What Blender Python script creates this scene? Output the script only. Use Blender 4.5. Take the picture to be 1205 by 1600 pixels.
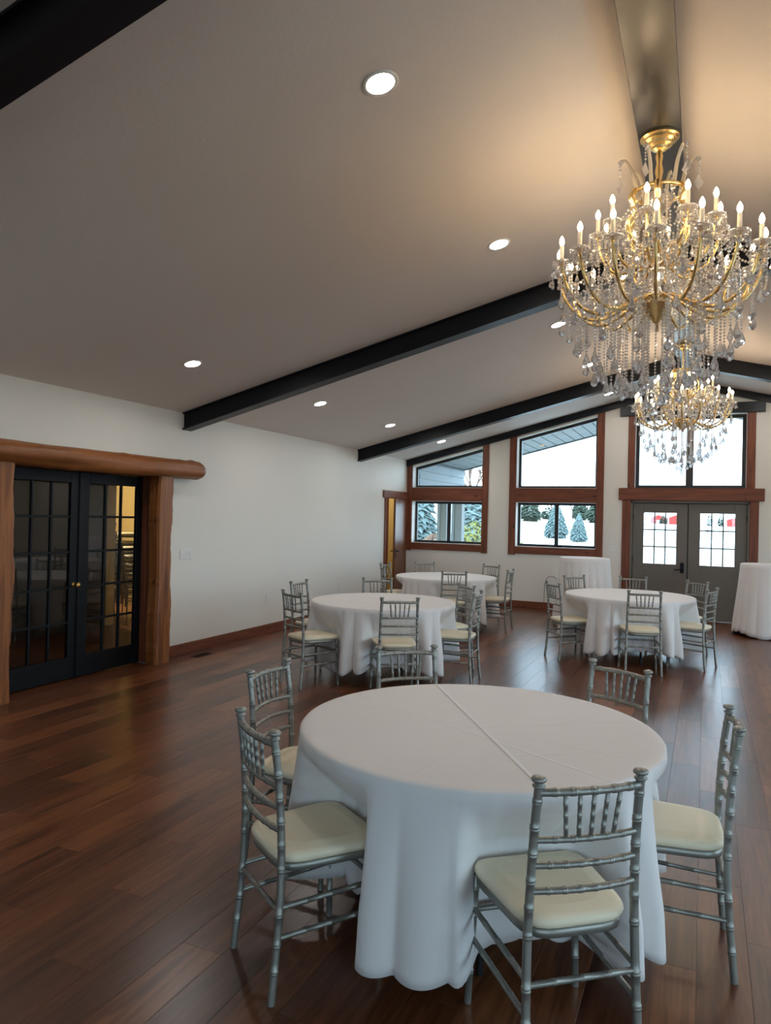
import bpy, math, random
from mathutils import Vector, Matrix

PI = math.pi
SC = bpy.context.scene
COL = SC.collection
for o in list(bpy.data.objects):
    bpy.data.objects.remove(o)

# ------------------------------------------------------------------ camera
CAM_F, CAM_YAW, CAM_PITCH, CAM_ROLL, CAM_H = 1120.0, 24.05, 0.365, 1.315, 1.65
def make_camera():
    y, p, r = (math.radians(a) for a in (CAM_YAW, CAM_PITCH, CAM_ROLL))
    f = Vector((-math.sin(y) * math.cos(p), math.cos(y) * math.cos(p), math.sin(p)))
    rt = Vector((math.cos(y), math.sin(y), 0)); up = rt.cross(f)
    rc = rt * math.cos(r) + up * math.sin(r); uc = -rt * math.sin(r) + up * math.cos(r)
    cd = bpy.data.cameras.new('camera'); co = bpy.data.objects.new('camera', cd); COL.objects.link(co)
    m = Matrix((rc, uc, -f)).transposed().to_4x4(); m.translation = (0, 0, CAM_H)
    co.matrix_world = m
    cd.sensor_fit = 'HORIZONTAL'; cd.sensor_width = 36.0; cd.lens = CAM_F / 1205.0 * 36.0
    cd.clip_start = 0.05; cd.clip_end = 600
    SC.camera = co
make_camera()

# ------------------------------------------------------------------ world (overcast winter sky), exposure
SKY_STRENGTH = 3.4
SKY_COLOR = (0.58, 0.81, 1.0)
w = bpy.data.worlds.new('overcast_sky'); SC.world = w; w.use_nodes = True
nt = w.node_tree; nt.nodes.clear()
wo = nt.nodes.new('ShaderNodeOutputWorld'); bg = nt.nodes.new('ShaderNodeBackground')
tc = nt.nodes.new('ShaderNodeTexCoord'); nz = nt.nodes.new('ShaderNodeTexNoise'); mx = nt.nodes.new('ShaderNodeMix')
nz.inputs['Scale'].default_value = 1.6; nz.inputs['Detail'].default_value = 3
mx.data_type = 'RGBA'
mx.inputs[6].default_value = (SKY_COLOR[0] * .94, SKY_COLOR[1] * .96, SKY_COLOR[2], 1); mx.inputs[7].default_value = (SKY_COLOR[0] * 1.06, SKY_COLOR[1] * 1.04, SKY_COLOR[2], 1)
nt.links.new(tc.outputs['Generated'], nz.inputs['Vector']); nt.links.new(nz.outputs['Fac'], mx.inputs[0])
nt.links.new(mx.outputs[2], bg.inputs['Color']); bg.inputs['Strength'].default_value = SKY_STRENGTH
nt.links.new(bg.outputs[0], wo.inputs[0])
SC.view_settings.view_transform = 'Standard'; SC.view_settings.look = 'None'
SC.view_settings.gamma = 1.0; SC.view_settings.use_curve_mapping = False
SC.view_settings.exposure = 1.36
cy = SC.cycles
cy.use_denoising = True
try: cy.denoiser = 'OPENIMAGEDENOISE'
except Exception: pass
cy.max_bounces = 9; cy.diffuse_bounces = 5; cy.glossy_bounces = 4; cy.transmission_bounces = 7; cy.transparent_max_bounces = 28
cy.use_adaptive_sampling = True; cy.adaptive_threshold = 0.02
cy.caustics_reflective = False; cy.caustics_refractive = False
cy.sample_clamp_indirect = 6.0; cy.sample_clamp_direct = 0.0
cy.blur_glossy = 0.5
BULB_E = 43.0        # chandelier bulbs
CAN_E = 62.0         # recessed downlights
STORE_W = 60.0       # lamp in the store room

# ------------------------------------------------------------------ room dimensions (metres)
XL, XR, XC = -5.50, 4.96, -0.27
YB, YF = 13.36, -3.6
EAVE, SLOPE = 2.79, 0.25
def zc(x): return EAVE + SLOPE * ((x - XL) if x <= XC else (XR - x))
WT = 0.24

def portal(loc, rot, sx, sy):
    ld = bpy.data.lights.new('daylight_portal', 'AREA'); ld.shape = 'RECTANGLE'; ld.size = sx; ld.size_y = sy
    ld.cycles.is_portal = True
    o = bpy.data.objects.new('daylight_portal', ld); o.location = loc; o.rotation_euler = rot; COL.objects.link(o)
# area lights emit along local -Z; portals face into the room
portal((-4.66, YB + .3, 1.95), (-PI / 2, 0, 0), 1.5, 2.0)
portal((-2.54, YB + .3, 2.3), (-PI / 2, 0, 0), 1.5, 2.5)
portal((-0.27, YB + .3, 2.2), (-PI / 2, 0, 0), 1.8, 2.9)

# ------------------------------------------------------------------ mesh builder
class MB:
    def __init__(s): s.v = []; s.f = []; s.sm = []
    def add(s, vs, fs, smooth=False):
        n = len(s.v); s.v += [tuple(p) for p in vs]
        for f in fs: s.f.append(tuple(i + n for i in f)); s.sm.append(smooth)
        return s
    def box(s, x0, x1, y0, y1, z0, z1):
        if x0 > x1: x0, x1 = x1, x0
        if y0 > y1: y0, y1 = y1, y0
        if z0 > z1: z0, z1 = z1, z0
        vs = [(x0, y0, z0), (x1, y0, z0), (x1, y1, z0), (x0, y1, z0), (x0, y0, z1), (x1, y0, z1), (x1, y1, z1), (x0, y1, z1)]
        return s.add(vs, [(3, 2, 1, 0), (4, 5, 6, 7), (0, 1, 5, 4), (1, 2, 6, 5), (2, 3, 7, 6), (3, 0, 4, 7)])
    def bbox(s, x0, x1, y0, y1, z0, z1, b=.004):
        # box with chamfered edges
        xs = sorted((x0, x1)); ys = sorted((y0, y1)); zs = sorted((z0, z1))
        b = min(b, (xs[1] - xs[0]) * .45, (ys[1] - ys[0]) * .45, (zs[1] - zs[0]) * .45)
        V = {}; vs = []
        for i in (0, 1):
            for j in (0, 1):
                for k in (0, 1):
                    for a in (0, 1, 2):
                        p = [xs[i], ys[j], zs[k]]; sg = (1 - 2 * i, 1 - 2 * j, 1 - 2 * k)
                        for q in range(3):
                            if q != a: p[q] += sg[q] * b
                        V[i, j, k, a] = len(vs); vs.append(p)
        fs = []
        def quad(l):
            fs.append(tuple(l))
        for a in range(3):
            u, w_ = [q for q in range(3) if q != a]
            for sd in (0, 1):
                l = []
                for (p, q) in ((0, 0), (1, 0), (1, 1), (0, 1)):
                    ijk = [0, 0, 0]; ijk[a] = sd; ijk[u] = p; ijk[w_] = q; l.append(V[ijk[0], ijk[1], ijk[2], a])
                fl = (sd == 1) ^ (a == 1)
                quad(l if fl else l[::-1])
        for e in range(3):
            u, w_ = [q for q in range(3) if q != e]
            for p in (0, 1):
                for q in (0, 1):
                    A = [0, 0, 0]; A[u] = p; A[w_] = q; B = list(A); B[e] = 1
                    quad([V[A[0], A[1], A[2], u], V[A[0], A[1], A[2], w_], V[B[0], B[1], B[2], w_], V[B[0], B[1], B[2], u]])
        for i in (0, 1):
            for j in (0, 1):
                for k in (0, 1): quad([V[i, j, k, 0], V[i, j, k, 1], V[i, j, k, 2]])
        return s.add(vs, fs)
    def prism(s, poly, axis, a, b):
        # poly: 2D points in the other two axes (in order x,y,z without axis)
        def P(q, t):
            if axis == 0: return (t, q[0], q[1])
            if axis == 1: return (q[0], t, q[1])
            return (q[0], q[1], t)
        n = len(poly)
        vs = [P(q, a) for q in poly] + [P(q, b) for q in poly]
        fs = [tuple(range(n))[::-1], tuple(range(n, 2 * n))] + [(i, (i + 1) % n, n + (i + 1) % n, n + i) for i in range(n)]
        return s.add(vs, fs)
    def tube(s, pts, rad, seg=8, cap=True, smooth=True, flat=1.0):
        pts = [Vector(p) for p in pts]
        if not isinstance(rad, (list, tuple)): rad = [rad] * len(pts)
        n = len(pts); T = []
        for i in range(n):
            a = pts[max(0, i - 1)]; b = pts[min(n - 1, i + 1)]; d = b - a
            T.append(d.normalized() if d.length > 1e-9 else (T[-1] if T else Vector((0, 0, 1))))
        up = Vector((0, 0, 1)) if abs(T[0].z) < .9 else Vector((1, 0, 0))
        N = (up - T[0] * up.dot(T[0])).normalized(); vs = []
        for i in range(n):
            N = (N - T[i] * N.dot(T[i]));
            N = N.normalized() if N.length > 1e-6 else T[i].orthogonal().normalized()
            B = T[i].cross(N)
            for k in range(seg):
                a = 2 * PI * k / seg
                vs.append(pts[i] + (N * math.cos(a) + B * math.sin(a) * flat) * rad[i])
        fs = [(i * seg + k, i * seg + (k + 1) % seg, (i + 1) * seg + (k + 1) % seg, (i + 1) * seg + k) for i in range(n - 1) for k in range(seg)]
        s.add(vs, fs, smooth)
        if cap: s.add(vs[:seg], [tuple(range(seg))[::-1]]); s.add(vs[-seg:], [tuple(range(seg))])
        return s
    def lathe(s, prof, seg=16, c=(0, 0, 0), smooth=True, cap=True):
        vs = []
        for (r, z) in prof:
            for k in range(seg):
                a = 2 * PI * k / seg; vs.append((c[0] + r * math.cos(a), c[1] + r * math.sin(a), c[2] + z))
        n = len(prof)
        fs = [(i * seg + k, i * seg + (k + 1) % seg, (i + 1) * seg + (k + 1) % seg, (i + 1) * seg + k) for i in range(n - 1) for k in range(seg)]
        s.add(vs, fs, smooth)
        if cap:
            if prof[0][0] > 1e-5: s.add(vs[:seg], [tuple(range(seg))[::-1]])
            if prof[-1][0] > 1e-5: s.add(vs[-seg:], [tuple(range(seg))])
        return s
    def octa(s, c, r, h=None):
        h = h or r; x, y, z = c
        vs = [(x + r, y, z), (x, y + r, z), (x - r, y, z), (x, y - r, z), (x, y, z + h), (x, y, z - h)]
        return s.add(vs, [(0, 1, 4), (1, 2, 4), (2, 3, 4), (3, 0, 4), (1, 0, 5), (2, 1, 5), (3, 2, 5), (0, 3, 5)])
    def mesh(s, name, mat=None):
        me = bpy.data.meshes.new(name); me.from_pydata(s.v, [], s.f)
        me.polygons.foreach_set('use_smooth', s.sm); me.update()
        if mat: me.materials.append(mat)
        return me
    def build(s, name, mat, parent=None, loc=None, rot=None):
        return link(name, s.mesh(name, mat), parent, loc, rot)

def link(name, me, parent=None, loc=None, rot=None):
    o = bpy.data.objects.new(name, me); COL.objects.link(o)
    if parent is not None: o.parent = parent
    if loc is not None: o.location = loc
    if rot is not None: o.rotation_euler = rot
    return o
def tag(o, label=None, cat=None, group=None, kind=None):
    if label: o['label'] = label
    if cat: o['category'] = cat
    if group: o['group'] = group
    if kind: o['kind'] = kind
    return o
def empty(name, loc=(0, 0, 0), rz=0):
    o = bpy.data.objects.new(name, None); COL.objects.link(o); o.location = loc; o.rotation_euler = (0, 0, rz); o.empty_display_size = .1
    return o
def copy_tree(o, parent=None):
    c = o.copy(); COL.objects.link(c); c.parent = parent
    for ch in list(o.children): copy_tree(ch, c)
    return c

# ------------------------------------------------------------------ materials
def srgb(r, g, b):
    f = lambda c: (c / 255 / 12.92) if c / 255 <= .04045 else ((c / 255 + .055) / 1.055) ** 2.4
    return (f(r), f(g), f(b), 1)
class NT:
    def __init__(s, name):
        s.m = bpy.data.materials.new(name); s.m.use_nodes = True; s.t = s.m.node_tree; s.t.nodes.clear()
        s.out = s.n('ShaderNodeOutputMaterial')
    def n(s, t, **kw):
        x = s.t.nodes.new(t)
        for k, v in kw.items():
            if k.startswith('_'): setattr(x, k[1:], v)
        return x
    def l(s, a, b): s.t.links.new(a, b)
    def bsdf(s, col, rough=.5, metal=0, spec=.5, **kw):
        b = s.n('ShaderNodeBsdfPrincipled'); b.inputs['Base Color'].default_value = col
        b.inputs['Roughness'].default_value = rough; b.inputs['Metallic'].default_value = metal
        b.inputs['Specular IOR Level'].default_value = spec
        for k, v in kw.items(): b.inputs[k].default_value = v
        s.l(b.outputs[0], s.out.inputs[0]); s.b = b; return b
    def coord(s, kind='Object', scale=(1, 1, 1), rot=(0, 0, 0)):
        tc = s.n('ShaderNodeTexCoord'); mp = s.n('ShaderNodeMapping'); mp.inputs['Scale'].default_value = scale; mp.inputs['Rotation'].default_value = rot
        s.l(tc.outputs[kind], mp.inputs[0]); return mp.outputs[0]
    def pos(s, scale=(1, 1, 1)):
        g = s.n('ShaderNodeNewGeometry'); mp = s.n('ShaderNodeMapping'); mp.inputs['Scale'].default_value = scale
        s.l(g.outputs['Position'], mp.inputs[0]); return mp.outputs[0]
    def noise(s, vec, scale=5, detail=3, rough=.5, dist=0):
        x = s.n('ShaderNodeTexNoise'); x.inputs['Scale'].default_value = scale; x.inputs['Detail'].default_value = detail
        x.inputs['Roughness'].default_value = rough; x.inputs['Distortion'].default_value = dist
        s.l(vec, x.inputs['Vector']); return x.outputs['Fac']
    def ramp(s, fac, stops):
        x = s.n('ShaderNodeValToRGB'); e = x.color_ramp.elements
        while len(e) < len(stops): e.new(.5)
        for el, (p, c) in zip(e, stops): el.position = p; el.color = c
        s.l(fac, x.inputs[0]); return x.outputs[0]
    def math(s, op, a, b=None, c=None):
        x = s.n('ShaderNodeMath'); x.operation = op
        for i, v in enumerate((a, b, c)):
            if v is None: continue
            if isinstance(v, (int, float)): x.inputs[i].default_value = v
            else: s.l(v, x.inputs[i])
        return x.outputs[0]
    def mix(s, fac, a, b, mode='MIX'):
        x = s.n('ShaderNodeMix'); x.data_type = 'RGBA'; x.blend_type = mode
        for i, v in ((0, fac), (6, a), (7, b)):
            if isinstance(v, (int, float)): x.inputs[i].default_value = v
            elif isinstance(v, tuple): x.inputs[i].default_value = v
            else: s.l(v, x.inputs[i])
        return x.outputs[2]
    def bump(s, h, strength=.2, dist=.01):
        x = s.n('ShaderNodeBump'); x.inputs['Strength'].default_value = strength; x.inputs['Distance'].default_value = dist
        s.l(h, x.inputs['Height']); s.l(x.outputs[0], s.b.inputs['Normal']); return x

def paint(name, col, rough=.6, bump=.1, scale=90, spec=.3):
    t = NT(name); t.bsdf(col, rough, 0, spec); v = t.pos()
    f = t.noise(v, 1.3, 3); t.l(t.mix(f, tuple(c * .96 for c in col[:3]) + (1,), col), t.b.inputs['Base Color'])
    t.bump(t.noise(v, scale, 2), bump, .004); return t.m
def wood(name, dark, mid, light, axis, knots=True, rough=.45, scale=1.0, spec=.4):
    t = NT(name); t.bsdf(mid, rough, 0, spec)
    sc = [14 * scale] * 3; sc['XYZ'.index(axis)] = .9 * scale
    v = t.pos(tuple(sc)); g = t.noise(v, 1.6, 6, .62, .8)
    c = t.ramp(g, [(.25, dark), (.5, mid), (.8, light)])
    if knots:
        k = [5.5] * 3; k['XYZ'.index(axis)] = 2.4
        x = t.n('ShaderNodeTexVoronoi'); x.inputs['Scale'].default_value = 1.0; t.l(t.pos(tuple(k)), x.inputs['Vector'])
        kk = t.ramp(x.outputs['Distance'], [(.05, (1, 1, 1, 1)), (.13, (0, 0, 0, 1))])
        c = t.mix(t.math('MULTIPLY', kk, .9), c, tuple(q * .35 for q in dark[:3]) + (1,))
    t.l(c, t.b.inputs['Base Color']); t.bump(g, .15, .004); return t.m
def plain(name, col, rough=.5, metal=0, spec=.5, var=.08, vs=6, **kw):
    t = NT(name); t.bsdf(col, rough, metal, spec, **kw)
    f = t.noise(t.coord('Object'), vs, 3)
    t.l(t.mix(f, tuple(c * (1 - var) for c in col[:3]) + (1,), tuple(min(1, c * (1 + var)) for c in col[:3]) + (1,)), t.b.inputs['Base Color'])
    return t.m

M = {}
M['wall'] = paint('wall_paint', srgb(231, 227, 218), .62, .10)
M['ceiling'] = paint('ceiling_paint', srgb(224, 215, 207), .75, .22, 55, .2)
M['white'] = plain('white_plastic', srgb(228, 226, 220), .4)
M['reveal'] = paint('reveal_paint', srgb(235, 233, 228), .6, .06)
RD, RM, RL = srgb(80, 42, 28), srgb(116, 64, 42), srgb(146, 86, 58)
for a in 'XYZ': M['trim' + a] = wood('fir_trim_' + a.lower(), RD, RM, RL, a)
M['log'] = wood('peeled_log_y', srgb(86, 46, 20), srgb(138, 82, 40), srgb(172, 112, 62), 'Y', True, .42, .6)
M['logZ'] = wood('peeled_log_z', srgb(86, 46, 20), srgb(138, 82, 40), srgb(172, 112, 62), 'Z', True, .42, .6)
M['sidedoor'] = wood('stained_door_wood', srgb(74, 40, 20), srgb(110, 62, 30), srgb(136, 82, 44), 'Z', False, .4)
M['steel'] = plain('black_painted_steel', srgb(9, 15, 25), .42, 0, .35, .1)
M['ridge'] = plain('satin_black_ridge_steel', srgb(30, 31, 33), .30, 0, .6, .1)
M['blackdoor'] = plain('black_door_paint', srgb(7, 10, 14), .45, 0, .22, .1)
M['bronze'] = plain('dark_bronze_frame', srgb(46, 47, 49), .4, .3, .5, .1)
M['greydoor'] = plain('taupe_door_paint', srgb(108, 102, 94), .45, 0, .4, .05)
M['blackmetal'] = plain('black_metal', srgb(20, 20, 22), .35, .6, .5)
M['silver'] = plain('silver_chair_paint', srgb(146, 145, 138), .42, .65, .5, .10, 9)
M['cushion'] = plain('ivory_vinyl_cushion', srgb(234, 222, 194), .5, 0, .4, .05, 7)
M['gold'] = plain('polished_gold', srgb(226, 198, 140), .26, 1.0, .5, .12, 20)
M['brass'] = plain('brass', srgb(196, 158, 92), .3, 1.0)
M['darktable'] = plain('dark_steel_legs', srgb(34, 34, 36), .45, .5)
M['tabletop'] = plain('table_laminate', srgb(150, 132, 108), .5)
M['vestibule'] = plain('vestibule_painted_shade', srgb(58, 50, 42), .8, 0, .2)  # dimness of the unlit vestibule is put into this wall colour
M['carpet'] = plain('store_room_wall', srgb(206, 184, 130), .7)
M['rubber'] = plain('black_rubber', srgb(16, 16, 16), .7)
M['siding'] = plain('pale_siding', srgb(116, 124, 128), .6, 0, .3, .04, 2)
M['soffit'] = plain('pale_soffit_board', srgb(100, 106, 108), .6, 0, .3, .05, 2)
M['column'] = plain('grey_column', srgb(112, 116, 116), .6, 0, .3)
M['barnred'] = plain('barn_red', srgb(178, 62, 58), .8, 0, .2)
M['barnroof'] = plain('barn_roof', srgb(190, 200, 212), .6)
M['bark'] = plain('bark', srgb(92, 80, 70), .9, 0, .1, .3, 12)
M['spruce'] = plain('blue_spruce_needles', srgb(98, 114, 113), .8, 0, .2, .35, 5)
M['pine'] = plain('dark_pine_needles', srgb(70, 82, 70), .85, 0, .2, .35, 3)
M['yellowshrub'] = plain('golden_foliage', srgb(138, 134, 58), .8, 0, .2, .4, 9)
M['twig'] = plain('bare_twigs', srgb(118, 98, 88), .9, 0, .1, .2)
M['rock'] = plain('boulder_stone', srgb(112, 92, 78), .9, 0, .2, .3, 6)
M['sleeve'] = plain('candle_sleeve', srgb(226, 216, 198), .5, 0, .4)

def glass_pane():
    t = NT('window_glass'); tr = t.n('ShaderNodeBsdfTransparent'); tr.inputs[0].default_value = (.95, .97, .97, 1)
    g = t.n('ShaderNodeBsdfGlossy'); g.inputs['Roughness'].default_value = .01; g.inputs[0].default_value = (1, 1, 1, 1)
    f = t.n('ShaderNodeFresnel'); ge = t.n('ShaderNodeNewGeometry')
    t.l(t.math('MULTIPLY_ADD', ge.outputs['Backfacing'], 1 / 1.5 - 1.5, 1.5), f.inputs[0])   # thin pane: same reflectance on both faces
    m = t.n('ShaderNodeMixShader'); t.l(f.outputs[0], m.inputs[0]); t.l(tr.outputs[0], m.inputs[1]); t.l(g.outputs[0], m.inputs[2])
    t.l(m.outputs[0], t.out.inputs[0]); return t.m
M['glass'] = glass_pane()
def crystal(name, tint, a=.50, b=.58, milk=.15):
    t = NT(name); tr = t.n('ShaderNodeBsdfTransparent'); tr.inputs[0].default_value = tint
    gl = t.n('ShaderNodeBsdfGlass'); gl.inputs['IOR'].default_value = 1.55; gl.inputs['Roughness'].default_value = .0; gl.inputs[0].default_value = tint
    gs = t.n('ShaderNodeBsdfGlossy'); gs.inputs['Roughness'].default_value = .03; gs.inputs[0].default_value = (1, 1, 1, 1)
    m1 = t.n('ShaderNodeMixShader'); m1.inputs[0].default_value = a; t.l(gl.outputs[0], m1.inputs[1]); t.l(tr.outputs[0], m1.inputs[2])
    m2 = t.n('ShaderNodeMixShader'); m2.inputs[0].default_value = b; t.l(gs.outputs[0], m2.inputs[1]); t.l(m1.outputs[0], m2.inputs[2])
    df = t.n('ShaderNodeBsdfTranslucent'); df.inputs[0].default_value = tint; d2 = t.n('ShaderNodeBsdfDiffuse'); d2.inputs[0].default_value = tint
    m3 = t.n('ShaderNodeMixShader'); m3.inputs[0].default_value = .5; t.l(df.outputs[0], m3.inputs[1]); t.l(d2.outputs[0], m3.inputs[2])
    m4 = t.n('ShaderNodeMixShader'); m4.inputs[0].default_value = milk; t.l(m2.outputs[0], m4.inputs[1]); t.l(m3.outputs[0], m4.inputs[2])
    t.l(m4.outputs[0], t.out.inputs[0]); return t.m
M['crystal'] = crystal('cut_crystal', (.97, .97, .98, 1))
M['bead'] = crystal('crystal_bead', (1, .98, .95, 1), .75, .55, .30)
M['amberglass'] = crystal('pale_amber_glass', (.98, .90, .74, 1), .3, .6, .35)
def emit(name, col, s):
    t = NT(name); e = t.n('ShaderNodeEmission'); e.inputs[0].default_value = col; e.inputs[1].default_value = s
    t.l(e.outputs[0], t.out.inputs[0]); return t.m
M['bulb'] = emit('candle_bulb_glow', (1, .72, .43, 1), BULB_E)
M['can'] = emit('downlight_lens', (1, .95, .90, 1), CAN_E)
M['soffitlens'] = emit('soffit_lamp_lens', (1, .76, .36, 1), .4)
M['canout'] = emit('soffit_light_lens', (1, .85, .5, 1), 4)

PW, PLEN = .18, 1.22
def floor_mat():
    t = NT('wood_plank_floor'); t.bsdf((.1, .05, .03, 1), .285, 0, .55)
    g = t.n('ShaderNodeNewGeometry'); sp = t.n('ShaderNodeSeparateXYZ'); t.l(g.outputs['Position'], sp.inputs[0])
    row = t.math('FLOOR', t.math('DIVIDE', sp.outputs[0], PW))
    wn = t.n('ShaderNodeTexWhiteNoise'); wn.noise_dimensions = '1D'; t.l(t.math('MULTIPLY', row, 0.7548777), wn.inputs['W'])
    off = t.math('FRACT', t.math('MULTIPLY', row, 0.381966))
    idx = t.math('FLOOR', t.math('ADD', t.math('DIVIDE', sp.outputs[1], PLEN), off))
    cv = t.n('ShaderNodeCombineXYZ'); t.l(row, cv.inputs[0]); t.l(idx, cv.inputs[1])
    w2 = t.n('ShaderNodeTexWhiteNoise'); w2.noise_dimensions = '3D'; t.l(cv.outputs[0], w2.inputs['Vector'])
    base = t.ramp(w2.outputs['Value'], [(0, srgb(88, 52, 35)), (.35, srgb(106, 63, 40)), (.7, srgb(122, 74, 46)), (1, srgb(142, 90, 56))])
    # grain, shifted per plank
    sh = t.n('ShaderNodeVectorMath'); sh.operation = 'MULTIPLY_ADD'
    t.l(w2.outputs['Color'], sh.inputs[0]); sh.inputs[1].default_value = (7, 7, 7); t.l(g.outputs['Position'], sh.inputs[2])
    mp = t.n('ShaderNodeMapping'); mp.inputs['Scale'].default_value = (26, 1.3, 1); t.l(sh.outputs[0], mp.inputs[0])
    gr = t.noise(mp.outputs[0], 1.2, 8, .68, 1.2)
    mp2 = t.n('ShaderNodeMapping'); mp2.inputs['Scale'].default_value = (7, .9, 1); t.l(sh.outputs[0], mp2.inputs[0])
    g2 = t.noise(mp2.outputs[0], 1.0, 4, .6, 1.5)
    c = t.mix(t.ramp(gr, [(.34, (0, 0, 0, 1)), (.66, (1, 1, 1, 1))]), (.52, .45, .42, 1), (1.14, 1.10, 1.05, 1))
    c = t.mix(1.0, base, c, 'MULTIPLY')
    c = t.mix(t.ramp(g2, [(.34, (1, 1, 1, 1)), (.5, (0, 0, 0, 1))]), c, t.mix(1.0, c, (.58, .53, .52, 1), 'MULTIPLY'))
    t.l(c, t.b.inputs['Base Color'])
    mp3 = t.n('ShaderNodeMapping'); mp3.inputs['Scale'].default_value = (70, 9, 1); t.l(sh.outputs[0], mp3.inputs[0])
    t.bump(t.noise(mp3.outputs[0], 1.0, 1, .4), .012, .002); return t.m
M['floor'] = floor_mat()

def cloth_mat():
    t = NT('white_tablecloth'); t.bsdf(srgb(228, 224, 222), .8, 0, .2)
    t.b.inputs['Sheen Weight'].default_value = .15
    tc = t.n('ShaderNodeTexCoord'); sp = t.n('ShaderNodeSeparateXYZ'); t.l(tc.outputs['Object'], sp.inputs[0])
    x, y = sp.outputs[0], sp.outputs[1]; h = None
    def crease(ang, off, wd, amp):
        nonlocal h
        d = t.math('ADD', t.math('MULTIPLY', x, -math.sin(ang)), t.math('MULTIPLY', y, math.cos(ang)))
        d = t.math('DIVIDE', t.math('ADD', d, -off), wd)
        e = t.math('MULTIPLY', t.math('POWER', 2.718, t.math('MULTIPLY', t.math('MULTIPLY', d, d), -1)), amp)
        h = e if h is None else t.math('ADD', h, e)
    crease(math.radians(-56.2), 0.0, .007, 1.3)
    crease(math.radians(34.8), -.03, .006, .4); crease(math.radians(-4.7), .665, .007, .25); crease(math.radians(-26.9), -.11, .007, .35)
    crease(math.radians(-9.3), -.04, .007, .25); crease(math.radians(34), -.40, .007, .2); crease(math.radians(80), -.1, .008, .15)
    h = t.math('MULTIPLY', h, t.math('GREATER_THAN', sp.outputs[2], .752))
    n = t.noise(tc.outputs['Object'], 5, 3); h = t.math('ADD', h, t.math('MULTIPLY', n, .7))
    t.bump(h, .7, .006); return t.m
M['cloth'] = cloth_mat()
def snow_mat():
    t = NT('snowy_field'); t.bsdf((.8, .82, .85, 1), .9, 0, .1)
    f = t.noise(t.pos((.06, .03, .1)), 1.5, 5, .6)
    t.l(t.ramp(f, [(.40, srgb(214, 216, 220)), (.56, srgb(176, 164, 146)), (.72, srgb(158, 140, 114))]), t.b.inputs['Base Color']); return t.m
M['snow'] = snow_mat()

# ------------------------------------------------------------------ ROOM: floor planks
HALF_FOV = 31.0
def build_floor():
    fl = MB().box(XL - .2, XR + .2, YF - .2, YB + .2, -.15, -.012).build('floor', M['floor']); tag(fl, 'dark brown wood plank floor of the hall', None, None, 'structure')
    rows0, rows1 = math.floor(XL / PW), math.ceil(XR / PW)
    planks = []
    for r in range(rows0, rows1):
        off = (r * 0.381966) % 1.0
        i0 = math.floor(YF / PLEN + off); i1 = math.ceil(YB / PLEN + off)
        for i in range(i0, i1):
            y0 = (i - off) * PLEN; y1 = y0 + PLEN
            x0 = max(r * PW, XL); x1 = min((r + 1) * PW, XR); y0c = max(y0, YF); y1c = min(y1, YB)
            if x1 - x0 < .01 or y1c - y0c < .01: continue
            cx, cyy = (x0 + x1) / 2, (y0c + y1c) / 2
            # visible size estimate
            best = 0
            for yy in (y0c, cyy, y1c):
                yw = math.radians(CAM_YAW)
                dz = -cx * math.sin(yw) + yy * math.cos(yw); dx = cx * math.cos(yw) + yy * math.sin(yw)
                if dz > .3:
                    u = dx / dz * CAM_F; v = CAM_H / dz * CAM_F
                    if abs(u) < 640 and v < 800: best = max(best, 1 / (dz * dz))
            full = abs(x1 - x0 - PW) < 1e-6 and abs(y1c - y0c - PLEN) < 1e-6
            planks.append((best, x0, x1, y0c, y1c, full))
    planks.sort(key=lambda p: -p[0])
    b = .0003
    pm = MB().bbox(b, PW - b, b, PLEN - b, -.012, 0, .0007).mesh('plank', M['floor'])
    rest = MB()
    for k, (best, x0, x1, y0, y1, full) in enumerate(planks):
        if k < 300 and best > 0:
            if full: link('plank', pm, fl, (x0, y0, 0))
            else: MB().bbox(b, x1 - x0 - b, b, y1 - y0 - b, -.012, 0, .0007).build('plank', M['floor'], fl, (x0, y0, 0))
        else: rest.bbox(x0 + b, x1 - b, y0 + b, y1 - b, -.012, 0, .0007)
    tag(rest.build('far_planks', M['floor'], fl), None, None, None, 'stuff')
    return fl
build_floor()

# ------------------------------------------------------------------ walls
def gable_wall(name, y0, y1, holes, label):
    """holes: list of (x0,x1,[(zb,zt_or_None_for_slope_offset)...]) sorted by x; tuple z ranges; zt may be a callable of x"""
    m = MB(); xs = XL - WT
    def piece(x0, x1, zb, zt):
        fb = zb if callable(zb) else (lambda x: zb)
        ft = zt if callable(zt) else (lambda x: zt)
        xs_ = [x0] + ([XC] if x0 < XC < x1 else []) + [x1]
        m.prism([(x, fb(x)) for x in xs_] + [(x, ft(x)) for x in xs_[::-1]], 1, y0, y1)
    top = lambda x: zc(min(max(x, XL), XR)) + .06
    for (x0, x1, zr) in holes:
        piece(xs, x0, -.15, top)
        z = -.15
        for (zb, zt) in zr:
            if not callable(zb) and zb > -.1: piece(x0, x1, z, zb)
            z = zt
        piece(x0, x1, z, top); xs = x1
    piece(xs, XR + WT, -.15, top)
    o = m.build(name, M['wall']); tag(o, label, None, None, 'structure'); return o
B4 = .125     # depth of the beam on the back wall
belowbeam = lambda x: zc(x) - B4 - .03
W1, W2 = (-5.38, -3.93), (-3.27, -1.80)
W3 = (-1.15, .61); DO = (-1.21, .68)
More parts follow.
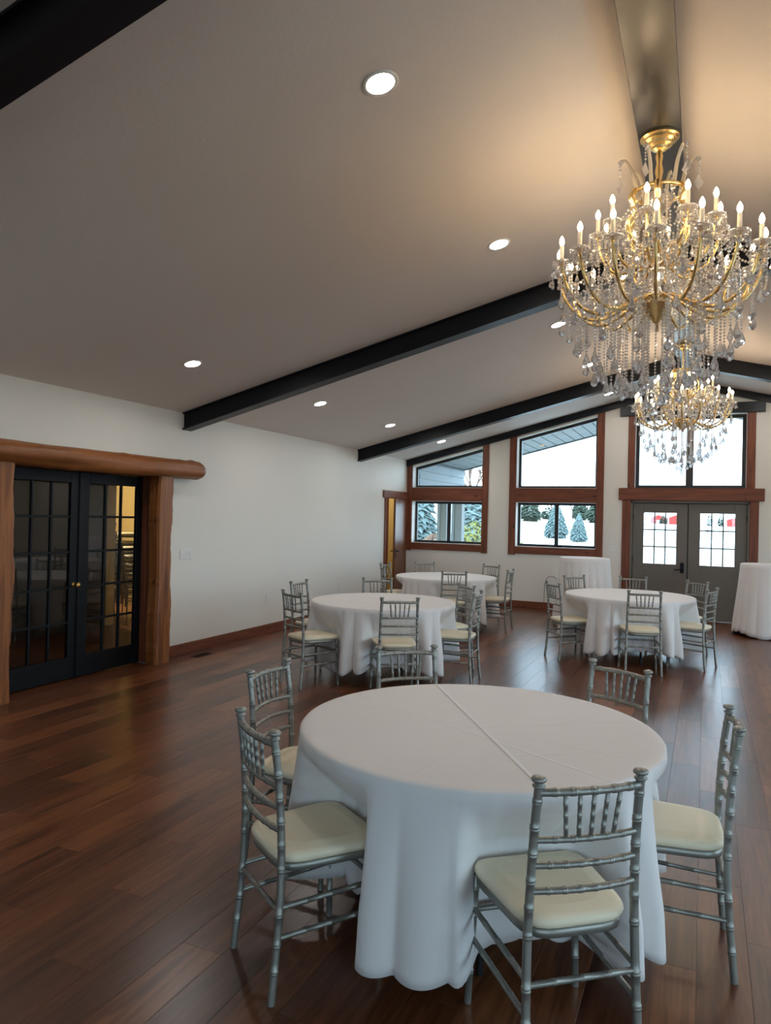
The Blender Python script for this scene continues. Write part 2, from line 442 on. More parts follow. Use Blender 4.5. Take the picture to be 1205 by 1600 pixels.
# side-wall openings
def side_wall(name, x0, x1, holes, ztop, label):
    m = MB(); ys = YF - .0
    for (ya, yb, zb, zt) in holes:
        m.box(x0, x1, ys, ya, -.15, ztop)
        if zb > -.1: m.box(x0, x1, ya, yb, -.15, zb)
        m.box(x0, x1, ya, yb, zt, ztop); ys = yb
    m.box(x0, x1, ys, YB, -.15, ztop)
    o = m.build(name, M['wall']); tag(o, label, None, None, 'structure'); return o
gable_wall('wall_back', YB, YB + WT, [(W1[0], W1[1], [(1.145, 1.98), (2.245, belowbeam)]), (W2[0], W2[1], [(1.145, 1.98), (2.245, belowbeam)]),
    (DO[0], DO[1], [(-.15, 2.04), (2.255, 3.52)])], 'cream gable wall with tall windows and double doors')
FW = [(1.05, 2.75), (-3.4, -1.9)]
gable_wall('wall_front', YF - WT, YF, [(-3.3, -1.8, [(1.145, 1.98)]), (DO[0], DO[1], [(-.15, 2.04)]), (.9, 3.2, [(.6, 2.42)])], 'cream gable wall behind the viewer')
side_wall('wall_left', XL - WT, XL, [(4.33, 6.11, -.15, 2.04), (12.43, 13.29, -.15, 2.01)], EAVE + .05, 'cream side wall with french doors')
RWIN = [(-1.6, 1.0), (2.9, 5.5), (7.4, 10.0)]
RZ0, RZ1 = .45, 2.42
side_wall('wall_right', XR, XR + WT, [(a, b, RZ0, RZ1) for a, b in RWIN], EAVE + .05, 'cream side wall with a row of windows')
for a, b in RWIN: portal((XR + .3, (a + b) / 2, (RZ0 + RZ1) / 2), (0, PI / 2, 0), RZ1 - RZ0, b - a)
portal((2.05, YF - .3, 1.51), (PI / 2, 0, 0), 2.3, 1.82)
portal((-2.55, YF - .3, 1.56), (PI / 2, 0, 0), 1.5, .85)
portal((-.27, YF - .3, 1.38), (PI / 2, 0, 0), 1.8, .9)

def ceiling_slab(xa, xb):
    za, zb = zc(xa), zc(xb)
    m = MB().prism([(xa, za), (xb, zb), (xb, zb + .25), (xa, za + .25)], 1, YF - WT, YB + WT)
    return m
tag(ceiling_slab(XL - WT, XC).build('ceiling', M['ceiling']), 'sloped plaster ceiling on the french door side', None, None, 'structure')
tag(ceiling_slab(XC, XR + WT).build('ceiling', M['ceiling']), 'sloped plaster ceiling on the far side of the ridge', None, None, 'structure')

# baseboards
def baseboard(name, m, mat, label): tag(m.build(name, mat), label, None, None, 'structure')
m = MB(); [m.bbox(XL, XL + .018, a, b, 0, .13, .004) for a, b in ((YF, 4.02), (6.29, 12.27))]
baseboard('baseboard_left', m, M['trimY'], 'reddish wood baseboard along the side wall')
m = MB(); [m.bbox(a, b, YB - .018, YB, 0, .13, .004) for a, b in ((XL + .02, -1.36), (.82, XR - .02))]
baseboard('baseboard_back', m, M['trimX'], 'reddish wood baseboard under the windows')
baseboard('baseboard_right', MB().bbox(XR - .018, XR, YF, YB - .02, 0, .13, .004), M['trimY'], 'reddish wood baseboard on the right wall')

# ------------------------------------------------------------------ windows in the gable wall
YT = YB - .022           # face of trim boards
def window_unit(name, outer, inner, label, lower=True):
    r = empty(name, (0, 0, 0)); tag(r, label, None, None, 'structure')
    o0, o1 = outer; i0, i1 = inner
    sl = lambda x: zc(x) - B4 + .01
    for a, b in ((o0, i0), (i1, o1)):
        MB().prism([(a, .99), (b, .99), (b, sl(b)), (a, sl(a))], 1, YT, YB).build('trim_board', M['trimZ'], r)
    MB().bbox(i0, i1, YT, YB, 1.98, 2.245, .004).build('trim_board', M['trimX'], r)
    MB().bbox(i0, i1, YT, YB, 1.01, 1.145, .004).build('trim_board', M['trimX'], r)
    # white drywall returns
    m = MB(); t = .006
    for z0, z1a, z1b in ((1.145, 1.98, 1.98), (2.245, belowbeam(i0), belowbeam(i1))):
        m.prism([(i0, z0), (i0 + t, z0), (i0 + t, z1a), (i0, z1a)], 1, YB, YB + .2)
        m.prism([(i1 - t, z0), (i1, z0), (i1, z1b), (i1 - t, z1b)], 1, YB, YB + .2)
        m.prism([(i0, z0), (i1, z0), (i1, z0 + t), (i0, z0 + t)], 1, YB, YB + .2)
        m.prism([(i0, z1a - t), (i1, z1b - t), (i1, z1b), (i0, z1a)], 1, YB, YB + .2)
    m.build('drywall_return', M['reveal'], r)
    ya, yb = YB + .17, YB + .225; w_ = .05
    # upper fixed light: sloped
    za, zb = belowbeam(i0), belowbeam(i1); zi = 2.245
    m = MB()
    m.prism([(i0, zi), (i0 + w_, zi), (i0 + w_, za + w_ * SLOPE), (i0, za)], 1, ya, yb)
    m.prism([(i1 - w_, zi), (i1, zi), (i1, zb), (i1 - w_, zb - w_ * SLOPE)], 1, ya, yb)
    m.prism([(i0 + w_, zi), (i1 - w_, zi), (i1 - w_, zi + w_), (i0 + w_, zi + w_)], 1, ya, yb)
    m.prism([(i0 + w_, za + w_ * SLOPE - w_ * 1.2), (i1 - w_, zb - w_ * SLOPE - w_ * 1.2), (i1 - w_, zb - w_ * SLOPE), (i0 + w_, za + w_ * SLOPE)], 1, ya, yb)
    m.build('upper_frame', M['bronze'], r)
    MB().prism([(i0 + w_, zi + w_), (i1 - w_, zi + w_), (i1 - w_, zb - w_ * 1.4), (i0 + w_, za - w_ * .9)], 1, YB + .195, YB + .201).build('pane', M['glass'], r)
    m = MB(); xm = (i0 + i1) / 2 - .0
    for (x0, x1, z0, z1) in ((i0, i0 + w_, 1.145, 1.98), (i1 - w_, i1, 1.145, 1.98), (i0 + w_, i1 - w_, 1.145, 1.195), (i0 + w_, i1 - w_, 1.93, 1.98), (xm - .035, xm + .035, 1.195, 1.93)):
        m.bbox(x0, x1, ya, yb, z0, z1, .003)
    m.build('sliding_frame', M['bronze'], r)
    for x0, x1, yy in ((i0 + w_, xm - .02, .188), (xm + .02, i1 - w_, .208)):
        MB().box(x0, x1, YB + yy, YB + yy + .006, 1.19, 1.935).build('pane', M['glass'], r)
    MB().bbox(i1 - .75, i1 - .62, ya - .02, ya, 1.15, 1.18, .004).build('latch', M['blackmetal'], r)
    return r
window_unit('window_1', (-5.49, -3.81), W1, 'wood trimmed window in the corner beside the side door')
window_unit('window_2', (-3.40, -1.675), W2, 'wood trimmed window between the corner window and the double doors')

def window_three():
    r = empty('window_3'); tag(r, 'tall two pane window above the grey double doors', None, None, 'structure')
    for a, b in ((-1.27, -1.15), (.61, .745)): MB().bbox(a, b, YT, YB, 2.255, 3.53, .004).build('trim_board', M['trimZ'], r)
    m = MB(); t = .006
    for x0, x1 in ((W3[0] - .06, W3[0]), (W3[1], W3[1] + .07)): m.box(x0, x1, YB, YB + .2, 2.255, 3.52)
    m.build('drywall_return', M['reveal'], r)
    m = MB(); ya, yb = YB + .15, YB + .225
    for (x0, x1, z0, z1) in ((W3[0], W3[0] + .06, 2.255, 3.52), (W3[1] - .06, W3[1], 2.255, 3.52), (W3[0] + .06, W3[1] - .06, 2.255, 2.315), (W3[0] + .06, W3[1] - .06, 3.46, 3.52), (-.325, -.205, 2.315, 3.46)):
        m.bbox(x0, x1, ya, yb, z0, z1, .003)
    m.build('frame', M['bronze'], r)
    for x0, x1 in ((W3[0] + .06, -.325), (-.205, W3[1] - .06)): MB().box(x0, x1, YB + .19, YB + .196, 2.315, 3.46).build('pane', M['glass'], r)
window_three()

# ------------------------------------------------------------------ grey double doors
def grey_doors(y_in, sgn, name, label, trimmed=True):
    r = empty(name); tag(r, label, None, None, 'structure')
    Y = lambda d: y_in + sgn * d
    if trimmed:
        MB().bbox(-1.415, .89, Y(-.04), Y(0), 2.04, 2.255, .006).build('header_board', M['trimX'], r)
        for a, b in ((-1.35, DO[0]), (DO[1], .81)): MB().bbox(a, b, Y(-.022), Y(0), 0, 2.04, .004).build('casing_board', M['trimZ'], r)
    m = MB()
    for x0, x1, z0, z1 in ((DO[0], DO[0] + .035, 0, 2.04), (DO[1] - .035, DO[1], 0, 2.04), (DO[0], DO[1], 2.0, 2.04)): m.bbox(x0, x1, Y(0), Y(.2), z0, z1, .003)
    m.bbox(DO[0] + .03, DO[1] - .03, Y(.108), Y(.13), 1.975, 2.01, .003); m.bbox(DO[0] + .03, DO[0] + .06, Y(.108), Y(.13), 0, 2.0, .003); m.bbox(DO[1] - .06, DO[1] - .03, Y(.108), Y(.13), 0, 2.0, .003)
    m.bbox(DO[0] + .035, DO[1] - .035, Y(.02), Y(.2), 0, .014, .003)
    m.build('door_frame', M['greydoor'], r)
    mid = -.27
    for k, (x0, x1, l0, l1) in enumerate(((DO[0] + .037, mid - .008, -.99, -.455), (mid + .008, DO[1] - .037, -.075, .46))):
        z0, z1 = .935, 1.825; ya, yb = Y(.06), Y(.105)
        m = MB()
        m.bbox(x0, l0, ya, yb, .012, 1.995, .003); m.bbox(l1, x1, ya, yb, .012, 1.995, .003)
        m.bbox(l0, l1, ya, yb, .012, z0, .002); m.bbox(l0, l1, ya, yb, z1, 1.995, .002)
        lf = m.build('door_leaf', M['greydoor'], r)
        mm = MB()
        for j in (1, 2):
            xx = l0 + (l1 - l0) * j / 3; mm.box(xx - .010, xx + .010, Y(.07), Y(.10), z0, z1)
            zz = z0 + (z1 - z0) * j / 3; mm.box(l0, l1, Y(.07), Y(.10), zz - .010, zz + .010)
        mm.build('muntin_grid', M['bronze'], lf)
        for i in range(3):
            for j in range(3):
                MB().box(l0 + (l1 - l0) * i / 3 + .006, l0 + (l1 - l0) * (i + 1) / 3 - .006, Y(.082), Y(.087), z0 + (z1 - z0) * j / 3 + .006, z0 + (z1 - z0) * (j + 1) / 3 - .006).build('pane', M['glass'], lf)
        if k == 0: MB().bbox(mid - .03, mid + .03, Y(.106), Y(.118), .012, 1.995, .003).build('astragal', M['bronze'], lf)
        hx = x0 if k == 0 else x1
        for hz in (.25, 1.0, 1.75): MB().tube([(hx, Y(.052), hz - .05), (hx, Y(.052), hz + .05)], .009, 8).build('hinge', M['blackmetal'], lf)
        if k == 0:
            MB().bbox(x1 - .105, x1 - .045, Y(.035), Y(.06), .79, .97, .012).build('lock_plate', M['blackmetal'], lf)
            MB().tube([(x1 - .075, Y(.06), .85), (x1 - .075, Y(.0), .85), (x1 - .10, Y(-.005), .85), (x1 - .20, Y(-.005), .845)], .010, 8).build('lever_handle', M['blackmetal'], lf)
    return r
grey_doors(YB, 1, 'door_2', 'grey double doors with nine pane windows')
grey_doors(YF, -1, 'door_4', 'grey double doors behind the viewer')

# other daylight windows (right wall, wall behind the viewer)
def simple_window(name, axis, c, a, b, z0, z1, label, sgn):
    r = empty(name); tag(r, label, None, None, 'structure')
    def B(m, u0, u1, d0, d1, q0, q1):
        d0, d1 = c + sgn * d0, c + sgn * d1
        if axis == 0: m.bbox(d0, d1, u0, u1, q0, q1, .004)
        else: m.bbox(u0, u1, d0, d1, q0, q1, .004)
        return m
    w_ = .12
    for u0, u1, q0, q1, mt in ((a - w_, a, z0 - w_, z1 + w_, 'trimZ'), (b, b + w_, z0 - w_, z1 + w_, 'trimZ'), (a, b, z0 - w_, z0, 'trimY' if axis == 0 else 'trimX'), (a, b, z1, z1 + w_, 'trimY' if axis == 0 else 'trimX')):
        B(MB(), u0, u1, -.022, 0, q0, q1).build('trim_board', M[mt], r)
    m = MB(); mid = (a + b) / 2
    for u0, u1, q0, q1 in ((a, a + .05, z0, z1), (b - .05, b, z0, z1), (a + .05, b - .05, z0, z0 + .05), (a + .05, b - .05, z1 - .05, z1), (mid - .03, mid + .03, z0 + .05, z1 - .05)): B(m, u0, u1, .15, .2, q0, q1)
    m.build('frame', M['bronze'], r)
    for u0, u1 in ((a + .05, mid - .03), (mid + .03, b - .05)): B(MB(), u0, u1, .17, .176, z0 + .05, z1 - .05).build('pane', M['glass'], r)
for i, (a, b) in enumerate(RWIN): simple_window('window_%d' % (4 + i), 0, XR, a, b, RZ0, RZ1, ('nearest', 'middle', 'farthest')[i] + ' wood trimmed window of the right wall', 1)
simple_window('window_7', 1, YF, .9, 3.2, .6, 2.42, 'wide wood trimmed window behind the viewer', -1)
simple_window('window_8', 1, YF, -3.3, -1.8, 1.145, 1.98, 'small wood trimmed window behind the viewer', -1)

# ------------------------------------------------------------------ black steel beams
def rafter(yc, label, half=1, depth=.20, fl=.16, near_wall=False):
    r = empty('roof_beam', (XC, yc, zc(XC))); tag(r, label, 'beam', 'black steel roof beams')
    for sd, (xa, xb) in enumerate(((XL + .005, XC - .09), (XR - .005, XC + .09))):
        xa, xb = (xa - XC, xb - XC); z0 = zc(XC)
        za = zc(XC + xa) - z0; zb = zc(XC + xb) - z0
        def sl(o0, o1, y0, y1, name):
            MB().prism([(xa, za + o0), (xb, zb + o0), (xb, zb + o1), (xa, za + o1)], 1, y0, y1).build(name, M['steel'], r)
        t = .016
        if near_wall:
            sl(-depth, -.001, -.03, .03, 'web')
        else:
            sl(-depth, -depth + t, -fl / 2, fl / 2, 'bottom_flange'); sl(-depth + t, -t - .002, -.05, .05, 'web'); sl(-t - .002, -.002, -fl / 2, fl / 2, 'top_flange')
    return r
rafter(1.95, 'black steel roof beam nearest the viewer, above the closest table')
rafter(6.62, 'black steel roof beam behind the large near chandelier')
rafter(11.15, 'black steel roof beam behind the far chandelier, third from the viewer')
rafter(YB - .031, 'thin black beam along the top of the gable wall windows', 1, B4, .1, True)
rafter(-2.4, 'black steel roof beam behind the viewer')
o = MB().bbox(-1.415, .88, YB - .055, YB - .001, 3.525, 3.70, .004).build('beam_plate', M['steel'])
tag(o, 'short horizontal black plate over the tall middle window', 'beam')
RBW, RBZ = .245, 3.96
r = empty('ridge_beam', (XC - .02, 0, RBZ)); tag(r, 'long satin black ridge beam along the ceiling peak', 'beam')
MB().bbox(-RBW / 2, RBW / 2, YF + .01, YB - .07, 0, .018, .003).build('bottom_flange', M['ridge'], r)
MB().box(-.09, .09, YF + .01, YB - .07, .018, .135).build('web', M['steel'], r)

# ------------------------------------------------------------------ recessed downlights
can_ring = MB().lathe([(.068, -.003), (.088, -.008), (.092, -.004), (.092, .004), (.068, .004)], 32, cap=False).mesh('trim_ring', M['white'])
can_lens = MB().lathe([(0, -.0045), (.07, -.0045), (.07, .0)], 32, cap=False).mesh('lens', M['can'])
def downlight(x, y, label):
    r = empty('recessed_downlight', (x, y, zc(x))); tag(r, label, 'ceiling light', 'recessed ceiling downlights')
    r.rotation_euler = (0, -math.atan(SLOPE) if x < XC else math.atan(SLOPE), 0)
    link('trim_ring', can_ring, r); link('lens', can_lens, r)
DLY = [3.19, 5.42, 7.88, 10.07, 12.42]
nth = ['nearest the viewer', 'just before the second beam', 'just past the second beam', 'just before the third beam', 'nearest the gable wall']
for i, y in enumerate(DLY):
    downlight(-1.505, y, 'round white recessed light in the upper row by the ridge, ' + nth[i])
    if i: downlight(-4.45, y, 'round recessed light in the lower row over the side wall, ' + nth[i])
    for x in (.965, 3.91): downlight(x, y, 'recessed light on the right slope, ' + nth[i] + (', upper row' if x < 2 else ', lower row'))
downlight(-4.45, 3.19, 'round white recessed light in the lower row, above the log doorway')

# ------------------------------------------------------------------ french doors with log surround
def rnd_log(p0, p1, r0, seed, seg=24, rings=110, amp=.12, half=None):
    rr = random.Random(seed); p0 = Vector(p0); p1 = Vector(p1); d = (p1 - p0).normalized(); L = (p1 - p0).length
    u = Vector((1, 0, 0)); v = d.cross(u); ph = [(rr.uniform(0, 6.28), rr.uniform(2, 9), rr.randint(1, 3), rr.uniform(.3, 1)) for _ in range(7)]
    kn = [(rr.random(), rr.uniform(0, 6.28), rr.uniform(.05, .14)) for _ in range(26)]
    pts = []
    for i in range(rings + 1):
        s = i / rings; c = p0.lerp(p1, s); e = 1 - .10 * max(0, 1 - min(s, 1 - s) * L / .03)
        for k in range(seg):
            a = 2 * PI * k / seg; q = 0
            for (f, fr, n, am) in ph: q += am * math.sin(fr * s * L + n * a + f) / 7
            for (ks, ka, ka2) in kn:
                dd = ((s - ks) * L / .05) ** 2 + (((a - ka + PI) % (2 * PI) - PI) / .45) ** 2
                q += ka2 * 4 * math.exp(-dd)
            rad = r0 * e * (1 + amp * q * 2)
            w_ = u * math.cos(a) * rad + v * math.sin(a) * rad
            if half is not None: w_.x = max(w_.x, half) if half <= 0 else min(w_.x, half)
            pts.append(c + w_)
    fs = [(i * seg + k, i * seg + (k + 1) % seg, (i + 1) * seg + (k + 1) % seg, (i + 1) * seg + k) for i in range(rings) for k in range(seg)]
    m = MB(); m.add(pts, fs, True); m.add(pts[:seg], [tuple(range(seg))[::-1]]); m.add(pts[-seg:], [tuple(range(seg))]); return m

def live_post(y0, y1, z1, seed):
    # flat sawn face towards the room with wavy waney edges
    rr = random.Random(seed); n = 44; m = MB(); vs = []; prof = 7
    for i in range(n + 1):
        z = z1 * i / n; a = y0 + .010 * math.sin(z * 5 + seed) + rr.uniform(-.004, .004); b = y1 + .012 * math.sin(z * 4.1 + seed * 2) + .006 * math.sin(z * 13) + rr.uniform(-.004, .004)
        x1 = XL + .15
        vs += [(XL, a, z), (XL + .11, a, z), (x1 - .012, a + .012, z), (x1, a + .035, z), (x1, b - .035, z), (x1 - .014, b - .012, z), (XL + .09, b, z), (XL, b - .02, z)]
    k = 8
    m.add(vs, [(i * k + j, i * k + (j + 1) % k, (i + 1) * k + (j + 1) % k, (i + 1) * k + j) for i in range(n) for j in range(k)])
    m.add(vs[:k], [tuple(range(k))[::-1]]); m.add(vs[-k:], [tuple(range(k))]); return m

def french_doors():
    r = empty('door_1'); tag(r, 'black fifteen pane french doors framed by peeled logs', None, None, 'structure')
    rnd_log((XL + .115, 3.55, 2.125), (XL + .115, 6.72, 2.125), .105, 4).build('log_lintel', M['log'], r)
    live_post(6.05, 6.27, 2.04, 3).build('log_post', M['logZ'], r)
    live_post(4.03, 4.29, 2.04, 8).build('log_post', M['logZ'], r)
    m = MB().bbox(XL - .22, XL + .02, 6.08, 6.11, 0, 2.03, .003); m.build('jamb_board', M['trimZ'], r)
    MB().bbox(XL - .22, XL + .02, 4.33, 4.36, 0, 2.03, .003).build('jamb_board', M['trimZ'], r)
    MB().bbox(XL - .22, XL + .02, 4.36, 6.08, 2.025, 2.04, .003).build('jamb_board', M['trimY'], r)
    xa, xb = XL - .165, XL - .125
    rows = [.21, .55, .89, 1.235, 1.58, 1.91]
    for k, (y0, y1, l0, l1) in enumerate(((4.362, 5.217, 4.46, 5.11), (5.223, 6.078, 5.34, 5.995))):
        m = MB()
        m.bbox(xa, xb, y0, l0, .002, 2.02, .003); m.bbox(xa, xb, l1, y1, .002, 2.02, .003)
        m.bbox(xa, xb, l0, l1, .002, rows[0], .003); m.bbox(xa, xb, l0, l1, rows[-1], 2.02, .003)
        lf = m.build('door_leaf', M['blackdoor'], r)
        cols = [l0 + (l1 - l0) * j / 3 for j in range(4)]
        for c in cols[1:3]: MB().bbox(xa + .005, xb - .005, c - .011, c + .011, rows[0], rows[-1], .003).build('muntin', M['blackdoor'], lf)
        for z in rows[1:5]: MB().bbox(xa + .005, xb - .006, l0, l1, z - .011, z + .011, .003).build('muntin', M['blackdoor'], lf)
        for i in range(3):
            for j in range(5):
                MB().box(xa + .017, xa + .022, cols[i] + .01, cols[i + 1] - .01, rows[j] + .01, rows[j + 1] - .01).build('pane', M['glass'], lf)
        if k == 0:
            yk = y1 - .05
            kb = MB(); prof = [(.026, 0), (.026, .006), (.010, .010), (.010, .035), (.024, .045), (.028, .058), (.020, .072), (0, .076)]
            for rr_, d in prof: pass
            mm = MB().lathe(prof, 16)
            mm.v = [(xb + z, yk + x, .915 + y) for (x, y, z) in mm.v]
            mm.build('door_knob', M['brass'], lf)
            MB().bbox(xb, xb + .012, y1 - .012, y1 + .022, .01, 2.015, .003).build('astragal', M['blackdoor'], lf)
french_doors()

# ------------------------------------------------------------------ side door in the corner
def side_door():
    r = empty('door_3'); tag(r, 'brown wooden side door standing ajar in the corner', None, None, 'structure')
    MB().bbox(XL, XL + .035, 12.18, YB - .03, 2.01, 2.145, .004).build('header_board', M['trimY'], r)
    MB().bbox(XL, XL + .022, 12.27, 12.43, 0, 2.01, .004).build('casing_board', M['trimZ'], r)
    MB().bbox(XL, XL + .022, 13.29, 13.335, 0, 2.01, .004).build('casing_board', M['trimZ'], r)
    MB().bbox(XL - .24, XL, 12.43, 12.45, 0, 2.01, .003).build('jamb_board', M['trimZ'], r)
    MB().bbox(XL - .24, XL, 13.27, 13.29, 0, 2.01, .003).build('jamb_board', M['trimZ'], r)
    lf = MB().bbox(-.02, .02, -.81, 0, .01, 1.995, .003).build('door_leaf', M['sidedoor'], r, (XL - .0, 13.265, 0), (0, 0, math.radians(9)))
    MB().bbox(.02, .028, -.775, -.725, .86, 1.06, .004).build('lock_plate', M['blackmetal'], lf)
    MB().tube([(.02, -.75, 1.0), (.07, -.75, 1.0), (.075, -.74, 1.0), (.075, -.64, .995)], .010, 8).build('lever_handle', M['blackmetal'], lf)
    MB().tube([(-.02, -.75, 1.0), (-.07, -.75, 1.0), (-.075, -.74, 1.0), (-.075, -.64, .995)], .010, 8).build('lever_handle', M['blackmetal'], lf)
side_door()

# ------------------------------------------------------------------ rooms behind the side wall
def back_rooms():
    X0, X1, XP = XL - WT, -10.6, -7.8
    tag(MB().box(X1, X0, 2.6, 10.6, -.15, 0).build('floor', M['floor']), 'dim wooden floor of the store room behind the french doors', None, None, 'structure')
    tag(MB().box(X1 - .1, X1, 2.6, 10.6, 0, 2.6).build('wall_store_far', M['carpet']), 'tan far wall of the store room', None, None, 'structure')
    tag(MB().box(X1, X0, 10.6, 10.7, -.15, 2.6).build('wall_store_right', M['carpet']), 'tan end wall of the store room', None, None, 'structure')
    tag(MB().box(X1, X0, 2.5, 2.6, -.15, 2.6).build('wall_store_left', M['vestibule']), 'near wall of the store room with shade in its colour', None, None, 'structure')  # coloured dark in place of real shade
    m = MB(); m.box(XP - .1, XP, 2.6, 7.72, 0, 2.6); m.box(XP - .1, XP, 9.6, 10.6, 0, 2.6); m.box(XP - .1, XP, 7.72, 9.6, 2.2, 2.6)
    tag(m.build('wall_partition', M['vestibule']), 'partition with shade in its colour between the vestibule and the store room', None, None, 'structure')  # its dark colour stands in for the unlit vestibule
    m = MB(); m.bbox(XP - .12, XP + .02, 7.72, 7.88, 0, 2.2, .004); m.bbox(XP - .12, XP + .02, 9.5, 9.6, 0, 2.2, .004); tag(m.build('trim_1', M['carpet']), 'tan casing of the store room opening', None, None, 'structure')
    tag(MB().box(X1, X0, 2.5, 10.7, 2.6, 2.7).build('ceiling', M['carpet']), 'low ceiling of the store room', None, None, 'structure')
    tag(MB().box(-7.2, X0, 11.9, 13.6, -.15, 0).build('floor', M['floor']), 'floor of the side passage beyond the ajar door', None, None, 'structure')
    m = MB(); m.box(-7.3, -7.2, 11.9, 13.6, 0, 2.6); m.box(-7.2, X0, 11.8, 11.9, 0, 2.6); m.box(-7.2, X0, 13.6, 13.7, 0, 2.6); m.box(-7.2, X0, 11.9, 13.6, 2.6, 2.7)
    tag(m.build('wall_passage', M['carpet']), 'pale walls of the side passage beyond the ajar door', None, None, 'structure')
    # ceiling lamps of these rooms
    for (x, y, lab, pw) in ((-9.3, 8.6, 'round flush ceiling lamp of the store room', STORE_W), (-6.5, 12.7, 'round flush ceiling lamp of the side passage', 7.0)):
        r = empty('flush_ceiling_lamp', (x, y, 2.6)); tag(r, lab, 'ceiling light')
        MB().lathe([(.16, 0), (.16, -.02), (.15, -.03)], 24).build('lamp_base', M['white'], r)
        MB().lathe([(.14, -.03), (.13, -.06), (.08, -.085), (0, -.095)], 24).build('lamp_dome', M['canout'], r)
        ld = bpy.data.lights.new('store_lamp', 'POINT'); ld.energy = pw; ld.color = (1, .86, .62) if pw > 50 else (1, .93, .76); ld.shadow_soft_size = .1
        lo = bpy.data.objects.new('store_lamp', ld); lo.location = (0, 0, -.2); lo.parent = r; COL.objects.link(lo)
back_rooms()

def smooth_path(pts, n=6):
    P = [Vector(p) for p in pts]; out = []
    for i in range(len(P) - 1):
        p0 = P[max(0, i - 1)]; p1 = P[i]; p2 = P[i + 1]; p3 = P[min(len(P) - 1, i + 2)]
        for k in range(n):
            t = k / n
            out.append(.5 * ((2 * p1) + (p2 - p0) * t + (2 * p0 - 5 * p1 + 4 * p2 - p3) * t * t + (3 * p1 - p0 - 3 * p2 + p3) * t ** 3))
    out.append(P[-1]); return out
# ------------------------------------------------------------------ wall plates, floor vent
def plate(loc, wd, ht, face, label, cat, gangs, outlet=False):
    r = empty('wall_plate', loc); tag(r, label, cat)
    if face == 'x': B = lambda m, u0, u1, d0, d1, z0, z1, b: m.bbox(d0, d1, u0, u1, z0, z1, b)
    else: B = lambda m, u0, u1, d0, d1, z0, z1, b: m.bbox(u0, u1, -d1, -d0, z0, z1, b)
    B(MB(), -wd / 2, wd / 2, 0, .007, -ht / 2, ht / 2, .003).build('cover_plate', M['white'], r)
    for g in range(gangs):
        u = (g - (gangs - 1) / 2) * wd / gangs * .92
        if outlet:
            for z in (-.02, .02): B(MB(), u - .015, u + .015, .007, .010, z - .014, z + .014, .003).build('socket', M['white'], r)
        else: B(MB(), u - .017, u + .017, .007, .012, -.033, .033, .003).build('rocker', M['white'], r)
    return r
plate((XL, 6.66, 1.165), .22, .12, 'x', 'white four gang switch plate beside the log doorway', 'light switch', 4)
plate((XL, 8.38, .485), .075, .12, 'x', 'white wall outlet nearer the log doorway', 'outlet', 1, True)
plate((XL, 10.54, .485), .075, .12, 'x', 'white wall outlet nearer the corner door', 'outlet', 1, True)
plate((-1.49, YB, 1.165), .17, .12, 'y', 'white switch plate left of the grey double doors', 'light switch', 3)
plate((.98, YB, 1.175), .17, .12, 'y', 'white switch plate right of the grey double doors', 'light switch', 3)
v = empty('floor_vent', (-5.28, 6.72, 0)); tag(v, 'dark metal floor register beside the side wall', 'vent')
mf = MB()
for a in ((-.055, -.045, -.12, .12), (.045, .055, -.12, .12), (-.055, .055, -.13, -.12), (-.055, .055, .12, .13)): mf.bbox(a[0], a[1], a[2], a[3], 0, .006, .001)
mf.build('vent_frame', M['blackmetal'], v)
for i in range(12): MB().box(-.045, .045, -.115 + i * .02, -.107 + i * .02, .001, .005).build('slat', M['blackmetal'], v)
o = MB().tube(smooth_path([(-2.70, YB - .03, .137), (-2.69, YB - .03, .42), (-2.66, YB - .03, .56), (-2.59, YB - .03, .62), (-2.50, YB - .03, .60), (-2.42, YB - .03, .53), (-2.35, YB - .03, .50), (-2.30, YB - .03, .3), (-2.29, YB - .03, .137)]), .0045, 6).build('power_cord', M['rubber'])
tag(o, 'thin dark cord looping on the wall below the middle window', 'cord')

